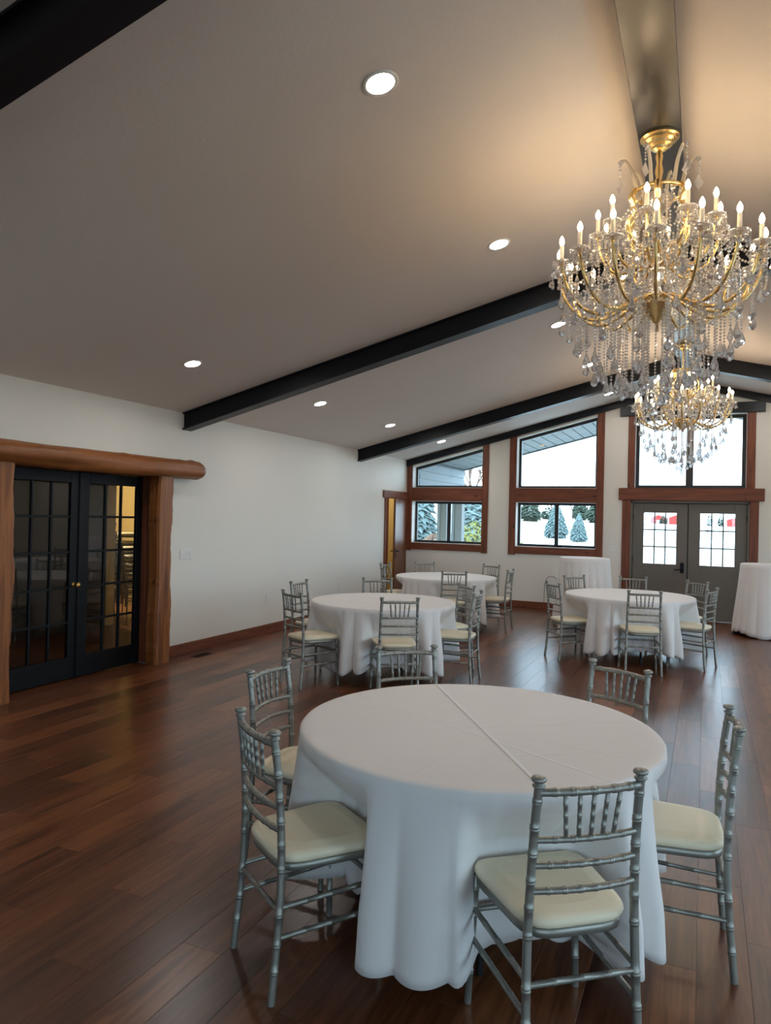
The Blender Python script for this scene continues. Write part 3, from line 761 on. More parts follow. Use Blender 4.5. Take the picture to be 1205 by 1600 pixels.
# ------------------------------------------------------------------ chiavari chairs
def bamboo(path, r, nodes, sub=24):
    """sample a polyline with node rings at arc fractions; returns pts, radii"""
    P = [Vector(p) for p in path]; L = [0]
    for a, b in zip(P, P[1:]): L.append(L[-1] + (b - a).length)
    T = L[-1]
    def at(s):
        s = max(0, min(T, s))
        for i in range(len(P) - 1):
            if s <= L[i + 1] + 1e-9:
                return P[i].lerp(P[i + 1], (s - L[i]) / (L[i + 1] - L[i]))
        return P[-1]
    S = {0: r, T: r}
    for l in L[1:-1]: S[l] = r
    for q in nodes:
        c = q * T
        for d, k in ((-.009, 1.0), (-.007, 1.13), (-.003, 1.13), (0, 1.02), (.003, 1.13), (.007, 1.13), (.009, 1.0)): S[c + d * r / .0145] = r * k
    ks = sorted(S); return [at(k) for k in ks], [S[k] for k in ks]
def rounded_seat(z0, z1, grow, edge, m):
    # rounded trapezoid outline, softened at the top
    def outline(g):
        hb, hf, y0, y1, rad = .165 + g, .200 + g, -.190 - g, .200 + g, .06
        c = [(-hb, y0), (hb, y0), (hf, y1), (-hf, y1)]; pts = []
        for i in range(4):
            p = Vector(c[i]); a = (Vector(c[i - 1]) - p).normalized(); b = (Vector(c[(i + 1) % 4]) - p).normalized()
            rr = .075 if i > 1 else .095
            for k in range(6):
                t = k / 5; q0 = p + a * rr; q1 = p + b * rr
                pts.append(((1 - t) ** 2) * q0 + 2 * t * (1 - t) * p + t * t * q1)
        return pts
    levels = edge(z0, z1); n = None; vs = []
    for (z, g) in levels:
        o = outline(g + grow); n = len(o); vs += [(p.x, p.y, z) for p in o]
    fs = [(i * n + k, i * n + (k + 1) % n, (i + 1) * n + (k + 1) % n, (i + 1) * n + k) for i in range(len(levels) - 1) for k in range(n)]
    m.add(vs, fs, True); m.add(vs[:n], [tuple(range(n))[::-1]]); m.add(vs[-n:], [tuple(range(n))], True)
    return m
def make_chair():
    r = empty('banquet_chair'); S = M['silver']
    def post(s): return smooth_path([(s * .186, -.226, 0), (s * .181, -.206, .22), (s * .176, -.196, .43), (s * .171, -.199, .60), (s * .168, -.211, .76), (s * .166, -.228, .885)])
    for s in (-1, 1):
        p, q = bamboo(post(s), .0134, (.12, .22, .33, .50, .59, .68, .77, .86, .95))
        lg = MB().tube(p, q, 10).build('leg', S, r)
        e = post(s)[-1]
        MB().lathe([(.0145, 0), (.019, .003), (.019, .008), (.012, .011), (.012, .014), (.021, .019), (.023, .025), (.020, .031), (.008, .035), (0, .0355)], 12, (e.x, e.y, e.z - .002)).build('finial', S, lg)
        p, q = bamboo([(s * .203, .190, 0), (s * .186, .178, .44)], .0125, (.25, .48, .70, .9))
        MB().tube(p, q, 10).build('leg', S, r)
    def px(z):
        pp = post(1)
        for a, b in zip(pp, pp[1:]):
            if a.z <= z <= b.z: return a.lerp(b, (z - a.z) / (b.z - a.z))
        return pp[-1]
    BOW = .026
    def rail(z, rad, nodes, name):
        e = px(z); pts = [(e.x * u, e.y - BOW * (1 - u * u), z + .004 * (1 - u * u)) for u in [i / 8 - 1 for i in range(17)]]
        p, q = bamboo(pts, rad, nodes); MB().tube(p, q, 8).build(name, S, r)
    rail(.868, .0125, (.14, .3, .5, .7, .86), 'top_rail')
    rail(.724, .0105, (.18, .34, .5, .66, .82), 'back_rail')
    rail(.648, .0105, (.15, .29, .43, .57, .71, .85), 'back_rail')
    rail(.572, .0105, (.15, .29, .43, .57, .71, .85), 'back_rail')
    for i in range(5):
        u0 = (i - 2) * .27; u1 = u0 * .84; a, b = px(.724), px(.868)
        p, q = bamboo([(a.x * u1, a.y - BOW * (1 - u1 * u1), .726), (b.x * u0, b.y - BOW * (1 - u0 * u0), .870)], .0068, (.25, .5, .75)); MB().tube(p, q, 8).build('spindle', S, r)
    def st(a, b, rad=.0095, nodes=(.25, .5, .75)):
        p, q = bamboo([a, b], rad, nodes); MB().tube(p, q, 8).build('stretcher', S, r)
    f = lambda z: (.203 - .017 * z / .44, .190 - .012 * z / .44)
    for s in (-1, 1):
        for z in (.315, .215):
            b = px(z); fx, fy = f(z); st((s * b.x, b.y, z), (s * fx, fy, z + .01))
    b = px(.30); st((-b.x, b.y, .30), (b.x, b.y, .30)); fx, fy = f(.31); st((-fx, fy, .32), (fx, fy, .32))
    rounded_seat(.415, .445, 0, lambda a, b: [(a, -.01), (a + .004, 0), (b - .003, 0), (b, -.004)], MB()).build('seat_frame', S, r)
    rounded_seat(.445, .487, 0, lambda a, b: [(a, -.006), (a + .006, .004), (a + .020, .008), (a + .033, .003), (b - .004, -.014), (b + .003, -.05)], MB()).build('seat_cushion', M['cushion'], r)
    return r
PROTO = make_chair(); used = [False]
def chair(x, y, rz, label, group, z=0, tilt=0):
    c = PROTO if not used[0] else copy_tree(PROTO); used[0] = True
    c.location = (x, y, z); c.rotation_euler = (tilt, 0, rz); tag(c, label, 'chair', group); return c
SEAT_R = .212        # finial distance behind the seat centre
def seat_from_finial(fx, fy, cx, cyy, twist=0):
    a = math.atan2(fy - cyy, fx - cx); d = math.hypot(fx - cx, fy - cyy)
    d = max(.98, min(1.12, d)); rr = d - SEAT_R - .015
    return (cx + rr * math.cos(a), cyy + rr * math.sin(a), a + PI / 2 + math.radians(twist), a, rr)

def drape(name, cx, cyy, R, H, hem, seed, chairs, flare, amp, freqs, label, group, crease_rot=0):
    rr = random.Random(seed); NT_ = 432; T = []
    ph = [(f, rr.uniform(0, 6.28), rr.uniform(.5, 1)) for f in freqs]
    def F(a):
        n, p, w_ = ph[0]
        u = n * a + p + 1.1 * math.sin(3 * a + ph[1][1]) + .8 * math.sin(5 * a + ph[2][1])
        am = .62 + .38 * math.sin(4 * a + ph[2][1] + 1.3 * math.sin(3 * a + p))
        return am * (2 * abs(math.sin(u / 2)) ** .8 - 1.1)
    rows = [(0, 0), (.3 * R, 0), (.6 * R, 0), (.85 * R, 0), (.96 * R, 0), (R - .008, 0), (R, -.003), (R + .006, -.010)]
    D = 18; vs = []; sm = []
    for (q, dz) in rows[1:]:
        for k in range(NT_):
            a = 2 * PI * k / NT_; vs.append((q * math.cos(a), q * math.sin(a), H + dz))
    for i in range(1, D + 1):
        t = i / D
        for k in range(NT_):
            a = 2 * PI * k / NT_; fo = F(a)
            hz = hem + .022 * math.sin(3 * a + seed) - .022 * fo + .02 * math.sin(4 * a)
            z = (H - .010) + (hz - (H - .010)) * t
            q = R + .006 + flare * t ** 1.1 + amp * min(1, t * 1.35) ** 1.15 * (fo * .8 + .2)
            push = 0
            for (ca, cr) in chairs:
                da = (a - ca + PI) % (2 * PI) - PI
                if abs(da) > 1.2: continue
                d_front = cr - .222
                l = q * math.sin(da); d = q * math.cos(da)
                wl = 1 - min(1, max(0, (abs(l) - .222) / .08)); wl = wl * wl * (3 - 2 * wl)
                wz = min(1, max(0, (H - .05 - z) / (H - .05 - .52))); wz = wz ** 1.1
                if d > d_front and wl > 0:
                    nd = d + (d_front - .012 - .012 * max(0, fo) - d) * wz * wl
                    q = min(q, math.hypot(nd, l * .97))
            vs.append((q * math.cos(a), q * math.sin(a), z))
    nr = len(rows) - 1 + D
    fs = [(j * NT_ + k, (j + 1) * NT_ + k, (j + 1) * NT_ + (k + 1) % NT_, j * NT_ + (k + 1) % NT_) for j in range(nr - 1) for k in range(NT_)]
    m = MB(); m.add(vs, fs, True); n = len(m.v); m.v.append((0, 0, H))
    for k in range(NT_): m.f.append((n, k, (k + 1) % NT_)); m.sm.append(True)
    c = math.cos(-crease_rot); s = math.sin(-crease_rot)
    m.v = [(x * c - y * s, x * s + y * c, z) for x, y, z in m.v]
    o = m.build(name, M['cloth'], None, (cx, cyy, 0), (0, 0, crease_rot)); tag(o, label, 'tablecloth', group)
    sd = o.modifiers.new('thickness', 'SOLIDIFY'); sd.thickness = .003; sd.offset = -1
    return o

def round_table(cx, cyy, fin, seed, where, twists=None, crot=0):
    info = []
    for i, (fx, fy, lab) in enumerate(fin):
        x, y, rz, a, rr = seat_from_finial(fx, fy, cx, cyy, (twists or {}).get(i, 0))
        chair(x, y, rz, lab, 'silver banquet chairs around the round tables'); info.append((a, rr))
    t = empty('round_table', (cx, cyy, 0)); tag(t, 'round folding table with dark legs ' + where, 'table', 'round banquet tables')
    MB().lathe([(0, .722), (.746, .722), (.746, .752), (0, .752)], 48).build('tabletop', M['tabletop'], t)
    a0 = (info[0][0] + PI / 6)
    for k in range(4):
        a = a0 + PI / 4 + k * PI / 2; c, s = math.cos(a), math.sin(a)
        MB().tube([(.50 * c, .50 * s, 0), (.46 * c, .46 * s, .722)], .0135, 8).build('leg', M['darktable'], t)
    for k in (0, 2):
        a = a0 + PI / 4 + k * PI / 2; b = a + PI / 2
        MB().tube([(.475 * math.cos(a), .475 * math.sin(a), .42), (.475 * math.cos(b), .475 * math.sin(b), .42)], .011, 8).build('brace', M['darktable'], t)
    drape('tablecloth', cx, cyy, .757, .760, .145, seed, info, .036, .070, (32, 21, 29), 'white cloth draped over the round table ' + where, 'white round tablecloths', crot)

K = 1.027   # finials measured at slightly lower height
T1, T2, T3, T4 = (-.882, 3.005), (-3.10, 6.945), (-3.62, 10.43), (-.84, 9.29)
round_table(*T1, [(-.305, 2.163, 'silver chair with back to the viewer, in front of the nearest table'), (-1.456, 2.172, 'silver chair at lower left of the nearest table, seat fully in view'),
    (-1.938, 2.99, 'silver chair left of the nearest table, half hidden behind another chair'), (-1.543, 3.80, 'silver chair behind the nearest table, toward the second table'),
    (-.39, 3.878, 'silver chair behind the nearest table, on the aisle side'), (.114, 3.08, 'silver chair seen side on at the right of the nearest table')], 3, 'nearest the viewer', {0: 4})
round_table(*T2, [(-3.63, 5.944, 'silver chair at left front of the second table'), (-4.147, 6.96, 'silver chair left of the second table, nearest the side wall'), (-2.53, 6.04, 'silver chair with back to the viewer at the second table'),
    (-2.085, 7.0, 'silver chair at right of the second table, turned sideways'), (-2.42, 7.69, 'silver chair behind right of the second table'), (-3.536, 7.75, 'silver chair behind the second table, only its back visible')], 11, 'second from the viewer on the left', {}, .2)
round_table(*T3, [(-3.166, 9.49, 'silver chair with back to the viewer at the far left table'), (-4.39, 9.95, 'silver chair at left front of the far left table'), (-4.65, 10.46, 'silver chair at the far left table closest to the ajar side door'),
    (-4.24, 11.17, 'silver chair behind the far left table below the corner window'), (-3.17, 11.40, 'silver chair behind the far left table, on its right'), (-2.61, 10.43, 'silver chair at right of the far left table, standing sideways by the aisle')], 23, 'at the far left by the corner window', {}, .5)
round_table(*T4, [(-1.65, 8.68, 'silver chair left of the table before the grey doors'), (-1.613, 9.97, 'silver chair behind left of the table before the grey doors'), (-.88, 10.25, 'silver chair directly behind the table before the grey doors'),
    (-.078, 10.06, 'silver chair behind right of the table before the grey doors'), (.081, 8.98, 'silver chair right of the table before the grey doors'), (-.58, 8.22, 'silver chair with back to the viewer before the grey doors table')], 31, 'in front of the grey double doors', {}, .9)

# high cocktail tables
def cocktail(cx, cyy, seed, where):
    t = empty('cocktail_table', (cx, cyy, 0)); tag(t, 'tall round cocktail table ' + where, 'table', 'tall cocktail tables')
    MB().lathe([(0, 1.035), (.375, 1.035), (.375, 1.062), (0, 1.062)], 40).build('tabletop', M['tabletop'], t)
    MB().tube([(0, 0, .02), (0, 0, 1.04)], .035, 12).build('pedestal', M['darktable'], t)
    MB().lathe([(.28, 0), (.28, .012), (.06, .03), (0, .03)], 28).build('base', M['darktable'], t)
    drape('tablecloth', cx, cyy, .378, 1.07, .035, seed, [], .085, .034, (18, 13, 17), 'white floor length cloth on the cocktail table ' + where, 'white cocktail tablecloths')
cocktail(-1.74, 11.72, 5, 'left of the grey double doors')
cocktail(.88, 12.10, 9, 'right of the grey double doors')

# stored chairs behind the french doors
k = 0
words = ['bottom', 'second', 'third', 'fourth', 'fifth', 'sixth', 'top']
for (sx, sy, srz, n, where) in ((-8.35, 8.95, 2.5, 7, 'tallest stack in the store room'), (-8.45, 8.30, 2.2, 5, 'stack beside the store room opening'), (-9.3, 9.7, 2.3, 5, 'stack deepest inside the store room')):
    for j in range(n):
        wd = words[j] if j < n - 1 else 'top'
        chair(sx - .02 * j * math.sin(srz), sy + .02 * j * math.cos(srz), srz, 'silver stored chair, %s of the %s' % (wd, where), 'stacked chairs in the store room', .135 * j + .0)

# ------------------------------------------------------------------ crystal chandeliers
def ring_lathe(prof, seg, sx=1): return MB().lathe(prof, seg)
CH_TOP = 3.958
drop_big = MB().lathe([(0, 0), (.005, -.006), (.010, -.022), (.0225, -.058), (.0215, -.070), (.012, -.083), (0, -.090)], 8, smooth=False).mesh('crystal_drop', M['crystal'])
drop_small = MB().lathe([(0, 0), (.004, -.004), (.013, -.030), (.012, -.038), (0, -.048)], 6, smooth=False).mesh('crystal_drop', M['crystal'])
def kite_mesh():
    m = MB(); vs = [(0, 0, 0), (-.030, 0, -.055), (0, 0, -.095), (.030, 0, -.055), (0, .009, -.05), (0, -.009, -.05)]
    m.add(vs, [(0, 4, 1), (1, 4, 2), (2, 4, 3), (3, 4, 0), (0, 1, 5), (1, 2, 5), (2, 3, 5), (3, 0, 5)]); return m.mesh('kite_pendant', M['crystal'])
kite = kite_mesh()
strand_cache = {}
def strand_mesh(L):
    n = max(2, int(round(L / .019)))
    if n not in strand_cache:
        m = MB()
        for i in range(n): m.octa((0, 0, -(i + .5) * .019), .0088, .0095)
        strand_cache[n] = m.mesh('bead_strand', M['bead'])
    return strand_cache[n], n * .019
def arm_path(kind):
    if kind == 'outer': return smooth_path([(.055, 0, 2.985), (.12, 0, 2.985), (.22, 0, 2.925), (.33, 0, 2.885), (.45, 0, 2.925), (.535, 0, 3.035), (.575, 0, 3.165)], 6)
    return smooth_path([(.05, 0, 3.17), (.10, 0, 3.19), (.17, 0, 3.15), (.245, 0, 3.155), (.31, 0, 3.23), (.345, 0, 3.365)], 6)
def arm_mesh(kind, rad):
    p = arm_path(kind); m = MB(); P = [Vector(q) for q in p]
    m.tube(P, rad, 6)
    # twisted glass ribs around the arm
    for sft in (0, PI):
        t = [];
        for i, q in enumerate(P):
            a = i * .9 + sft; t.append(q + Vector((0, math.cos(a), math.sin(a))) * rad * .85)
        m.tube(t, rad * .45, 5)
    return m.mesh('arm', M['gold'])
ARM = {'outer': arm_mesh('outer', .0098), 'upper': arm_mesh('upper', .009)}
bob_mesh = MB().lathe([(.010, -.012), (.030, -.008), (.052, .006), (.056, .012), (.050, .010), (.028, -.002), (.010, -.004)], 14, cap=False).mesh('bobeche', M['crystal'])
slv_mesh = MB().lathe([(.0125, 0), (.0125, .088), (.008, .092), (0, .092)], 12).mesh('candle_sleeve', M['sleeve'])
cup_mesh = MB().lathe([(.008, -.03), (.018, -.012), (.020, 0), (.014, .004)], 12).mesh('candle_cup', M['gold'])
bulb_mesh = MB().lathe([(.006, 0), (.0125, .012), (.0150, .024), (.0115, .040), (.005, .053), (0, .060)], 10).mesh('bulb', M['bulb'])
def fringe():
    m = MB()
    for k in range(8):
        a = 2 * PI * k / 8; c, s = math.cos(a) * .052, math.sin(a) * .052
        for j in range(2): m.octa((c, s, -.004 - j * .014), .0065, .0075)
        L = MB().lathe([(0, 0), (.003, -.003), (.012, -.026), (.011, -.034), (0, -.044)], 6, (c, s, -.028), smooth=False); m.add(L.v, L.f)
    return m.mesh('crystal_fringe', M['crystal'])
fringe_mesh = fringe()
def swag_mesh(p0, p1, sag):
    p0, p1 = Vector(p0), Vector(p1); n = max(4, int((p1 - p0).length / .020)); m = MB()
    for i in range(n + 1):
        t = i / n; q = p0.lerp(p1, t); q.z -= sag * 4 * t * (1 - t); m.octa(q, .0095)
    return m.mesh('bead_swag', M['bead'])
SW3 = swag_mesh((.572, .0, 3.17), (.572 * math.cos(2 * PI / 16), .572 * math.sin(2 * PI / 16), 3.17), .09); SW4 = swag_mesh((.345, .0, 3.37), (.345 * math.cos(2 * PI / 10), .345 * math.sin(2 * PI / 10), 3.37), .08)
SW5 = swag_mesh((.10, 0, 3.30), (.44, 0, 3.10), .10)
SW1 = swag_mesh((.13, 0, 3.60), (.345, 0, 3.37), .05); SW2 = swag_mesh((.33, 0, 3.34), (.565, 0, 3.17), .06)
def chandelier(x, y, label, rot=0):
    Z0 = CH_TOP; r = empty('chandelier', (x, y, Z0), rot); tag(r, label, 'chandelier', 'gold and crystal chandeliers')
    def B(m, name, mat): m.v = [(a, b, c - Z0) for a, b, c in m.v]; return m.build(name, M[mat], r)
    B(MB().lathe([(.112, 3.958), (.112, 3.945), (.096, 3.938), (.094, 3.925), (.074, 3.916), (.070, 3.902), (.046, 3.893), (.040, 3.880), (.016, 3.872), (0, 3.870)], 32, smooth=False), 'canopy', 'gold')
    B(MB().lathe([(.014, 3.62), (.022, 3.66), (.015, 3.70), (.024, 3.75), (.015, 3.80), (.022, 3.84), (.012, 3.88)], 12), 'hanging_rod', 'gold')
    B(MB().lathe([(0, 2.86), (.02, 2.875), (.05, 2.92), (.075, 2.97), (.06, 3.0), (.03, 3.02), (.022, 3.06), (.045, 3.12), (.060, 3.17), (.035, 3.21), (.022, 3.28), (.045, 3.36), (.050, 3.42), (.022, 3.50), (.03, 3.58), (.045, 3.62), (.02, 3.64)], 16), 'center_column', 'crystal')
    B(MB().lathe([(0, 2.835), (.018, 2.845), (.026, 2.86), (.075, 2.90), (.095, 2.945), (.10, 2.95), (.07, 2.955), (0, 2.955)], 20), 'bottom_bowl', 'gold')
    B(MB().tube([(.145 * math.cos(2 * PI * i / 32), .145 * math.sin(2 * PI * i / 32), 3.62) for i in range(33)], .012, 8, cap=False), 'crown_ring', 'gold')
    B(MB().lathe([(.03, 3.50), (.07, 3.53), (.085, 3.58), (.06, 3.62), (.03, 3.64)], 12, smooth=False), 'crown_cup', 'crystal')
    sc = smooth_path([(.150, 0, 3.63), (.175, 0, 3.58), (.150, 0, 3.52), (.185, 0, 3.45), (.180, 0, 3.37), (.120, 0, 3.29), (.05, 0, 3.25)], 6)
    scm = MB().tube([(p.x, p.y, p.z - Z0) for p in sc], .014, 8, flat=1.5).mesh('crown_scroll', M['gold'])
    hp = smooth_path([(.12, 0, 3.60), (.135, 0, 3.68), (.155, 0, 3.76), (.195, 0, 3.825), (.225, 0, 3.815)], 6)
    hm = MB().tube([(p.x, p.y, p.z - Z0) for p in hp], [.013 - .005 * i / len(hp) for i in range(len(hp))], 8).mesh('glass_horn', M['amberglass'])
    ros = MB().octa((0, 0, 0), .018, .02).mesh('rosette', M['crystal'])
    for k in range(6):
        a = 2 * PI * k / 6 + .25
        link('crown_scroll', scm, r, (0, 0, 0), (0, 0, a + .3))
        h = link('glass_horn', hm, r, (0, 0, 0), (0, 0, a)); link('rosette', ros, h, (.222, 0, 3.815 - Z0))
        me, L = strand_mesh(.085); link('bead_strand', me, h, (.225, 0, 3.80 - Z0)); link('kite_pendant', kite, h, (.225, 0, 3.80 - L - Z0), (0, 0, .7 * k))
    for kind, n, off in (('outer', 16, .05), ('upper', 10, .2)):
        e = Vector(arm_path(kind)[-1]); 
        for k in range(n):
            a = 2 * PI * k / n + off
            ar = link('arm', ARM[kind], r, (0, 0, -Z0), (0, 0, a))
            link('candle_cup', cup_mesh, ar, (e.x, 0, e.z + .028)); link('bobeche', bob_mesh, ar, (e.x, 0, e.z + .014)); link('candle_sleeve', slv_mesh, ar, (e.x, 0, e.z + .028)); link('bulb', bulb_mesh, ar, (e.x, 0, e.z + .12))
            tag(link('crystal_fringe', fringe_mesh, ar, (e.x, 0, e.z + .014), (0, 0, k)), None, None, None, 'stuff')
            if kind == 'outer':
                link('bead_swag', SW2, r, (0, 0, -Z0), (0, 0, a + .1)); link('bead_swag', SW3, r, (0, 0, -Z0), (0, 0, a)); link('bead_swag', SW5, r, (0, 0, -Z0), (0, 0, a + .2))
            else: link('bead_swag', SW1, r, (0, 0, -Z0), (0, 0, a + .1)); link('bead_swag', SW4, r, (0, 0, -Z0), (0, 0, a))
    rr = random.Random(7)
    for (R, n, zt, L, big) in ((.575, 16, 3.14, .13, 1), (.53, 16, 3.03, .16, 1), (.47, 16, 2.94, .20, 1), (.41, 16, 2.90, .23, 1), (.34, 14, 2.885, .29, 1), (.275, 12, 2.90, .36, 1), (.21, 10, 2.93, .42, 1), (.145, 8, 2.95, .46, 1), (.075, 6, 2.93, .47, 1), (0.0, 1, 2.84, .44, 1), (.345, 10, 3.35, .10, 0), (.27, 10, 3.15, .14, 0), (.18, 10, 3.14, .12, 0), (.42, 16, 3.22, .09, 0), (.50, 16, 3.16, .07, 0), (.30, 12, 3.30, .12, 0), (.23, 10, 3.42, .10, 0), (.14, 8, 3.55, .12, 0), (.38, 14, 3.05, .10, 0), (.28, 12, 3.02, .10, 0), (.46, 16, 3.10, .06, 0), (.36, 14, 3.20, .08, 0), (.22, 12, 3.26, .10, 0), (.12, 8, 3.36, .12, 0)):
        for k in range(n):
            a = 2 * PI * (k + .5 * (n % 4 == 0)) / n + .05 + rr.uniform(-.06, .06)
            me, LL = strand_mesh(L * rr.uniform(.88, 1.12)); q = R * rr.uniform(.96, 1.03)
            s = link('bead_strand', me, r, (q * math.cos(a), q * math.sin(a), zt - Z0), (0, 0, rr.uniform(0, 3)))
            link('crystal_drop', drop_big if big else drop_small, s, (0, 0, -LL))
    return r
chandelier(-.29, 4.55, 'large gold and crystal chandelier hanging nearest the viewer')
chandelier(-.29, 10.0, 'gold and crystal chandelier hanging farther back, before the gable window', .35)

# ------------------------------------------------------------------ OUTSIDE
def gz(x, y):
    b = -.15 + max(0, y - 16) * .0245 if y < 45 else .56 + (min(y, 110) - 45) * .0115
    h = 1.15 * math.exp(-((x + 26) / 20) ** 2 - ((y - 90) / 30) ** 2)
    return b + h
m = MB(); NX, NY = 70, 60; xs = [-140 + 280 * i / NX for i in range(NX + 1)]; ys = [-120 + (340) * (j / NY) for j in range(NY + 1)]
vs = [(x, y, gz(x, y) if y > 13 else -.15) for y in ys for x in xs]
m.add(vs, [(j * (NX + 1) + i, j * (NX + 1) + i + 1, (j + 1) * (NX + 1) + i + 1, (j + 1) * (NX + 1) + i) for j in range(NY) for i in range(NX)], True)
tag(m.build('snowy_ground', M['snow'], None, (0, 0, -.06)), 'snow covered field outside the windows', None, None, 'structure')

def overhang():
    r = empty('roof_overhang'); tag(r, 'pale boarded soffit of the roof overhang outside the windows', None, None, 'structure')
    y0, y1 = YB + WT + .002, 16.6
    for sd, (xa, xb) in enumerate(((-6.4, XC), (XC, 5.9))):
        n = int((xb - xa) / .2)
        for i in range(n):
            a = xa + (xb - xa) * i / n; b = xa + (xb - xa) * (i + 1) / n - .022
            f = lambda x: EAVE + SLOPE * ((x - XL) if sd == 0 else (XR - x)) - .0
            MB().prism([(a, f(a)), (b, f(b)), (b, f(b) + .02), (a, f(a) + .02)], 1, y0, y1).build('soffit_board', M['soffit'], r)
        f = lambda x: EAVE + SLOPE * ((x - XL) if sd == 0 else (XR - x)) - .0
        MB().prism([(xa, f(xa) - .03), (xb, f(xb) - .03), (xb, f(xb) + .2), (xa, f(xa) + .2)], 1, y1, y1 + .04).build('fascia_board', M['column'], r)
        MB().prism([(xa, f(xa) + .02), (xb, f(xb) + .02), (xb, f(xb) + .2), (xa, f(xa) + .2)], 1, y0, y1).build('roof_deck', M['column'], r)
    q = MB().lathe([(0, -.004), (.06, -.004), (.06, 0)], 20).build('soffit_light', M['soffitlens'], r, (-3.36, 16.05, EAVE + SLOPE * (-3.36 - XL) - .002), (0, -math.atan(SLOPE), 0))
overhang()
def porch_wall():
    r = empty('porch_fascia', (-5.335, 15.1, 2.2)); tag(r, 'pale lap siding return under the roof overhang', 'siding')
    z = 2.12; k = 0
    while z < 2.80:
        h = min(.165, 2.825 - z)
        MB().prism([(0 + .012, z - 2.2), (0 + .002, z + h - .018 - 2.2), (-.10, z + h - .018 - 2.2), (-.10, z - 2.2)], 1, -1.49, 1.49).build('siding_board', M['siding'], r); z += .165
    MB().box(-.10, -.012, -1.485, 1.485, -.08, .60).build('lap_shadow_backing', M['bronze'], r)  # dark sheet showing through the gaps as the shadow lines under each lap
    for yy, wd, lab in ((15.14, .20, 'square grey porch column nearer the window'), (16.2, .23, 'square grey porch column farther from the window')):
        c = empty('porch_column', (-5.335, yy, gz(-5, yy) - .08)); tag(c, lab, 'column')
        MB().bbox(-wd / 2, wd / 2, -wd / 2, wd / 2, 0, 2.33, .01).build('shaft', M['column'], c)
        for s in (-1, 1): MB().bbox(-wd / 2 - .012, -wd / 2 + .05, s * wd / 2 - .02, s * wd / 2 + .02, 0, 2.33, .004).build('corner_board', M['siding'], c)
        MB().bbox(-wd / 2 - .03, wd / 2 + .03, -wd / 2 - .03, wd / 2 + .03, 0, .2, .01).build('plinth', M['column'], c)
porch_wall()

def conifer_mesh(h, rad, seed, layers, per, droop):
    rr = random.Random(seed); m = MB()
    for i in range(layers):
        t = i / (layers - 1); z = h * (.04 + .95 * t); R = rad * min(1, .55 + t * 3) * (1 - t) ** .68 + .02
        n = max(5, int(per * (1 - t * .75)))
        for k in range(n):
            a = 2 * PI * (k + rr.random()) / n; L = R * rr.uniform(.78, 1.08); w_ = .16 * R + .05 * rad
            d = Vector((math.cos(a), math.sin(a), 0)); s = Vector((-d.y, d.x, 0)); zz = z + rr.uniform(-.5, .5) * h / layers
            tip = d * L + Vector((0, 0, zz - droop * L)); mid = d * L * .6 + Vector((0, 0, zz + .02 * h))
            root = Vector((0, 0, zz))
            m.add([root, mid + s * w_, tip, mid - s * w_, mid + Vector((0, 0, -.045 * h)), mid + Vector((0, 0, .03 * h))], [(0, 1, 5), (1, 2, 5), (2, 3, 5), (3, 0, 5), (1, 0, 4), (2, 1, 4), (3, 2, 4), (0, 3, 4)])
            for q in (-1, 1):
                t2 = mid + s * w_ * q * 2.0 + d * L * .18 + Vector((0, 0, -droop * L * .6))
                m.add([mid, mid + d * L * .22, t2, mid + Vector((0, 0, .03 * h))], [(0, 1, 3), (1, 2, 3), (2, 0, 3), (0, 2, 1)])
    return m
def conifer(x, y, h, rad, label, mat='spruce', seed=0, layers=24, per=26, droop=.25, group='evergreens outside the windows'):
    r = empty('spruce_tree', (x, y, gz(x, y) - .1)); tag(r, label, 'tree', group)
    key = (round(h, 2), round(rad, 2), seed)
    conifer_mesh(h, rad, seed, layers, per, droop).build('foliage', M[mat], r)
    MB().tube([(0, 0, 0), (0, 0, h * .9)], [h * .022, h * .004], 7).build('trunk', M['bark'], r)
conifer(-8.45, 45, 2.25, .95, 'blue spruce split by the window mullion', 'spruce', 1)
conifer(-6.60, 42, 1.62, .66, 'rounder blue spruce right of the window mullion', 'spruce', 2)
conifer(-9.55, 24, 4.2, 1.2, 'tall blue spruce at the left edge of the corner window', 'spruce', 3, 22, 26)
conifer(-6.95, 22.8, 2.65, 1.35, 'blue spruce behind the golden shrub', 'spruce', 4, 22, 26)
conifer(-16.6, 74, 3.1, 1.6, 'dark pine on the hill at the left of the middle window', 'pine', 5, 14, 18, .1)
conifer(-20.6, 77, 3.0, 1.5, 'dark pine at the far left of the hill', 'pine', 15, 14, 18, .1)
conifer(-16.4, 82, 1.5, 1.2, 'small dark pine on the hill ridge', 'pine', 6, 12, 14, .1)
conifer(-13.7, 88, 3.2, 1.5, 'dark pine behind the rounder blue spruce', 'pine', 7, 14, 18, .1)
conifer(-10.75, 80, 3.2, 1.6, 'dark pine at the right edge of the middle window', 'pine', 8, 14, 18, .1)
conifer(-5.5, 110, 1.35, .85, 'small evergreen before the left red barn', 'pine', 9, 10, 14, .1)
conifer(.58, 110, 1.75, .75, 'evergreen left of two seen through the right door', 'pine', 10, 10, 14, .1)
conifer(1.95, 110, 1.65, .7, 'evergreen right of two seen through the right door', 'pine', 12, 10, 14, .1)

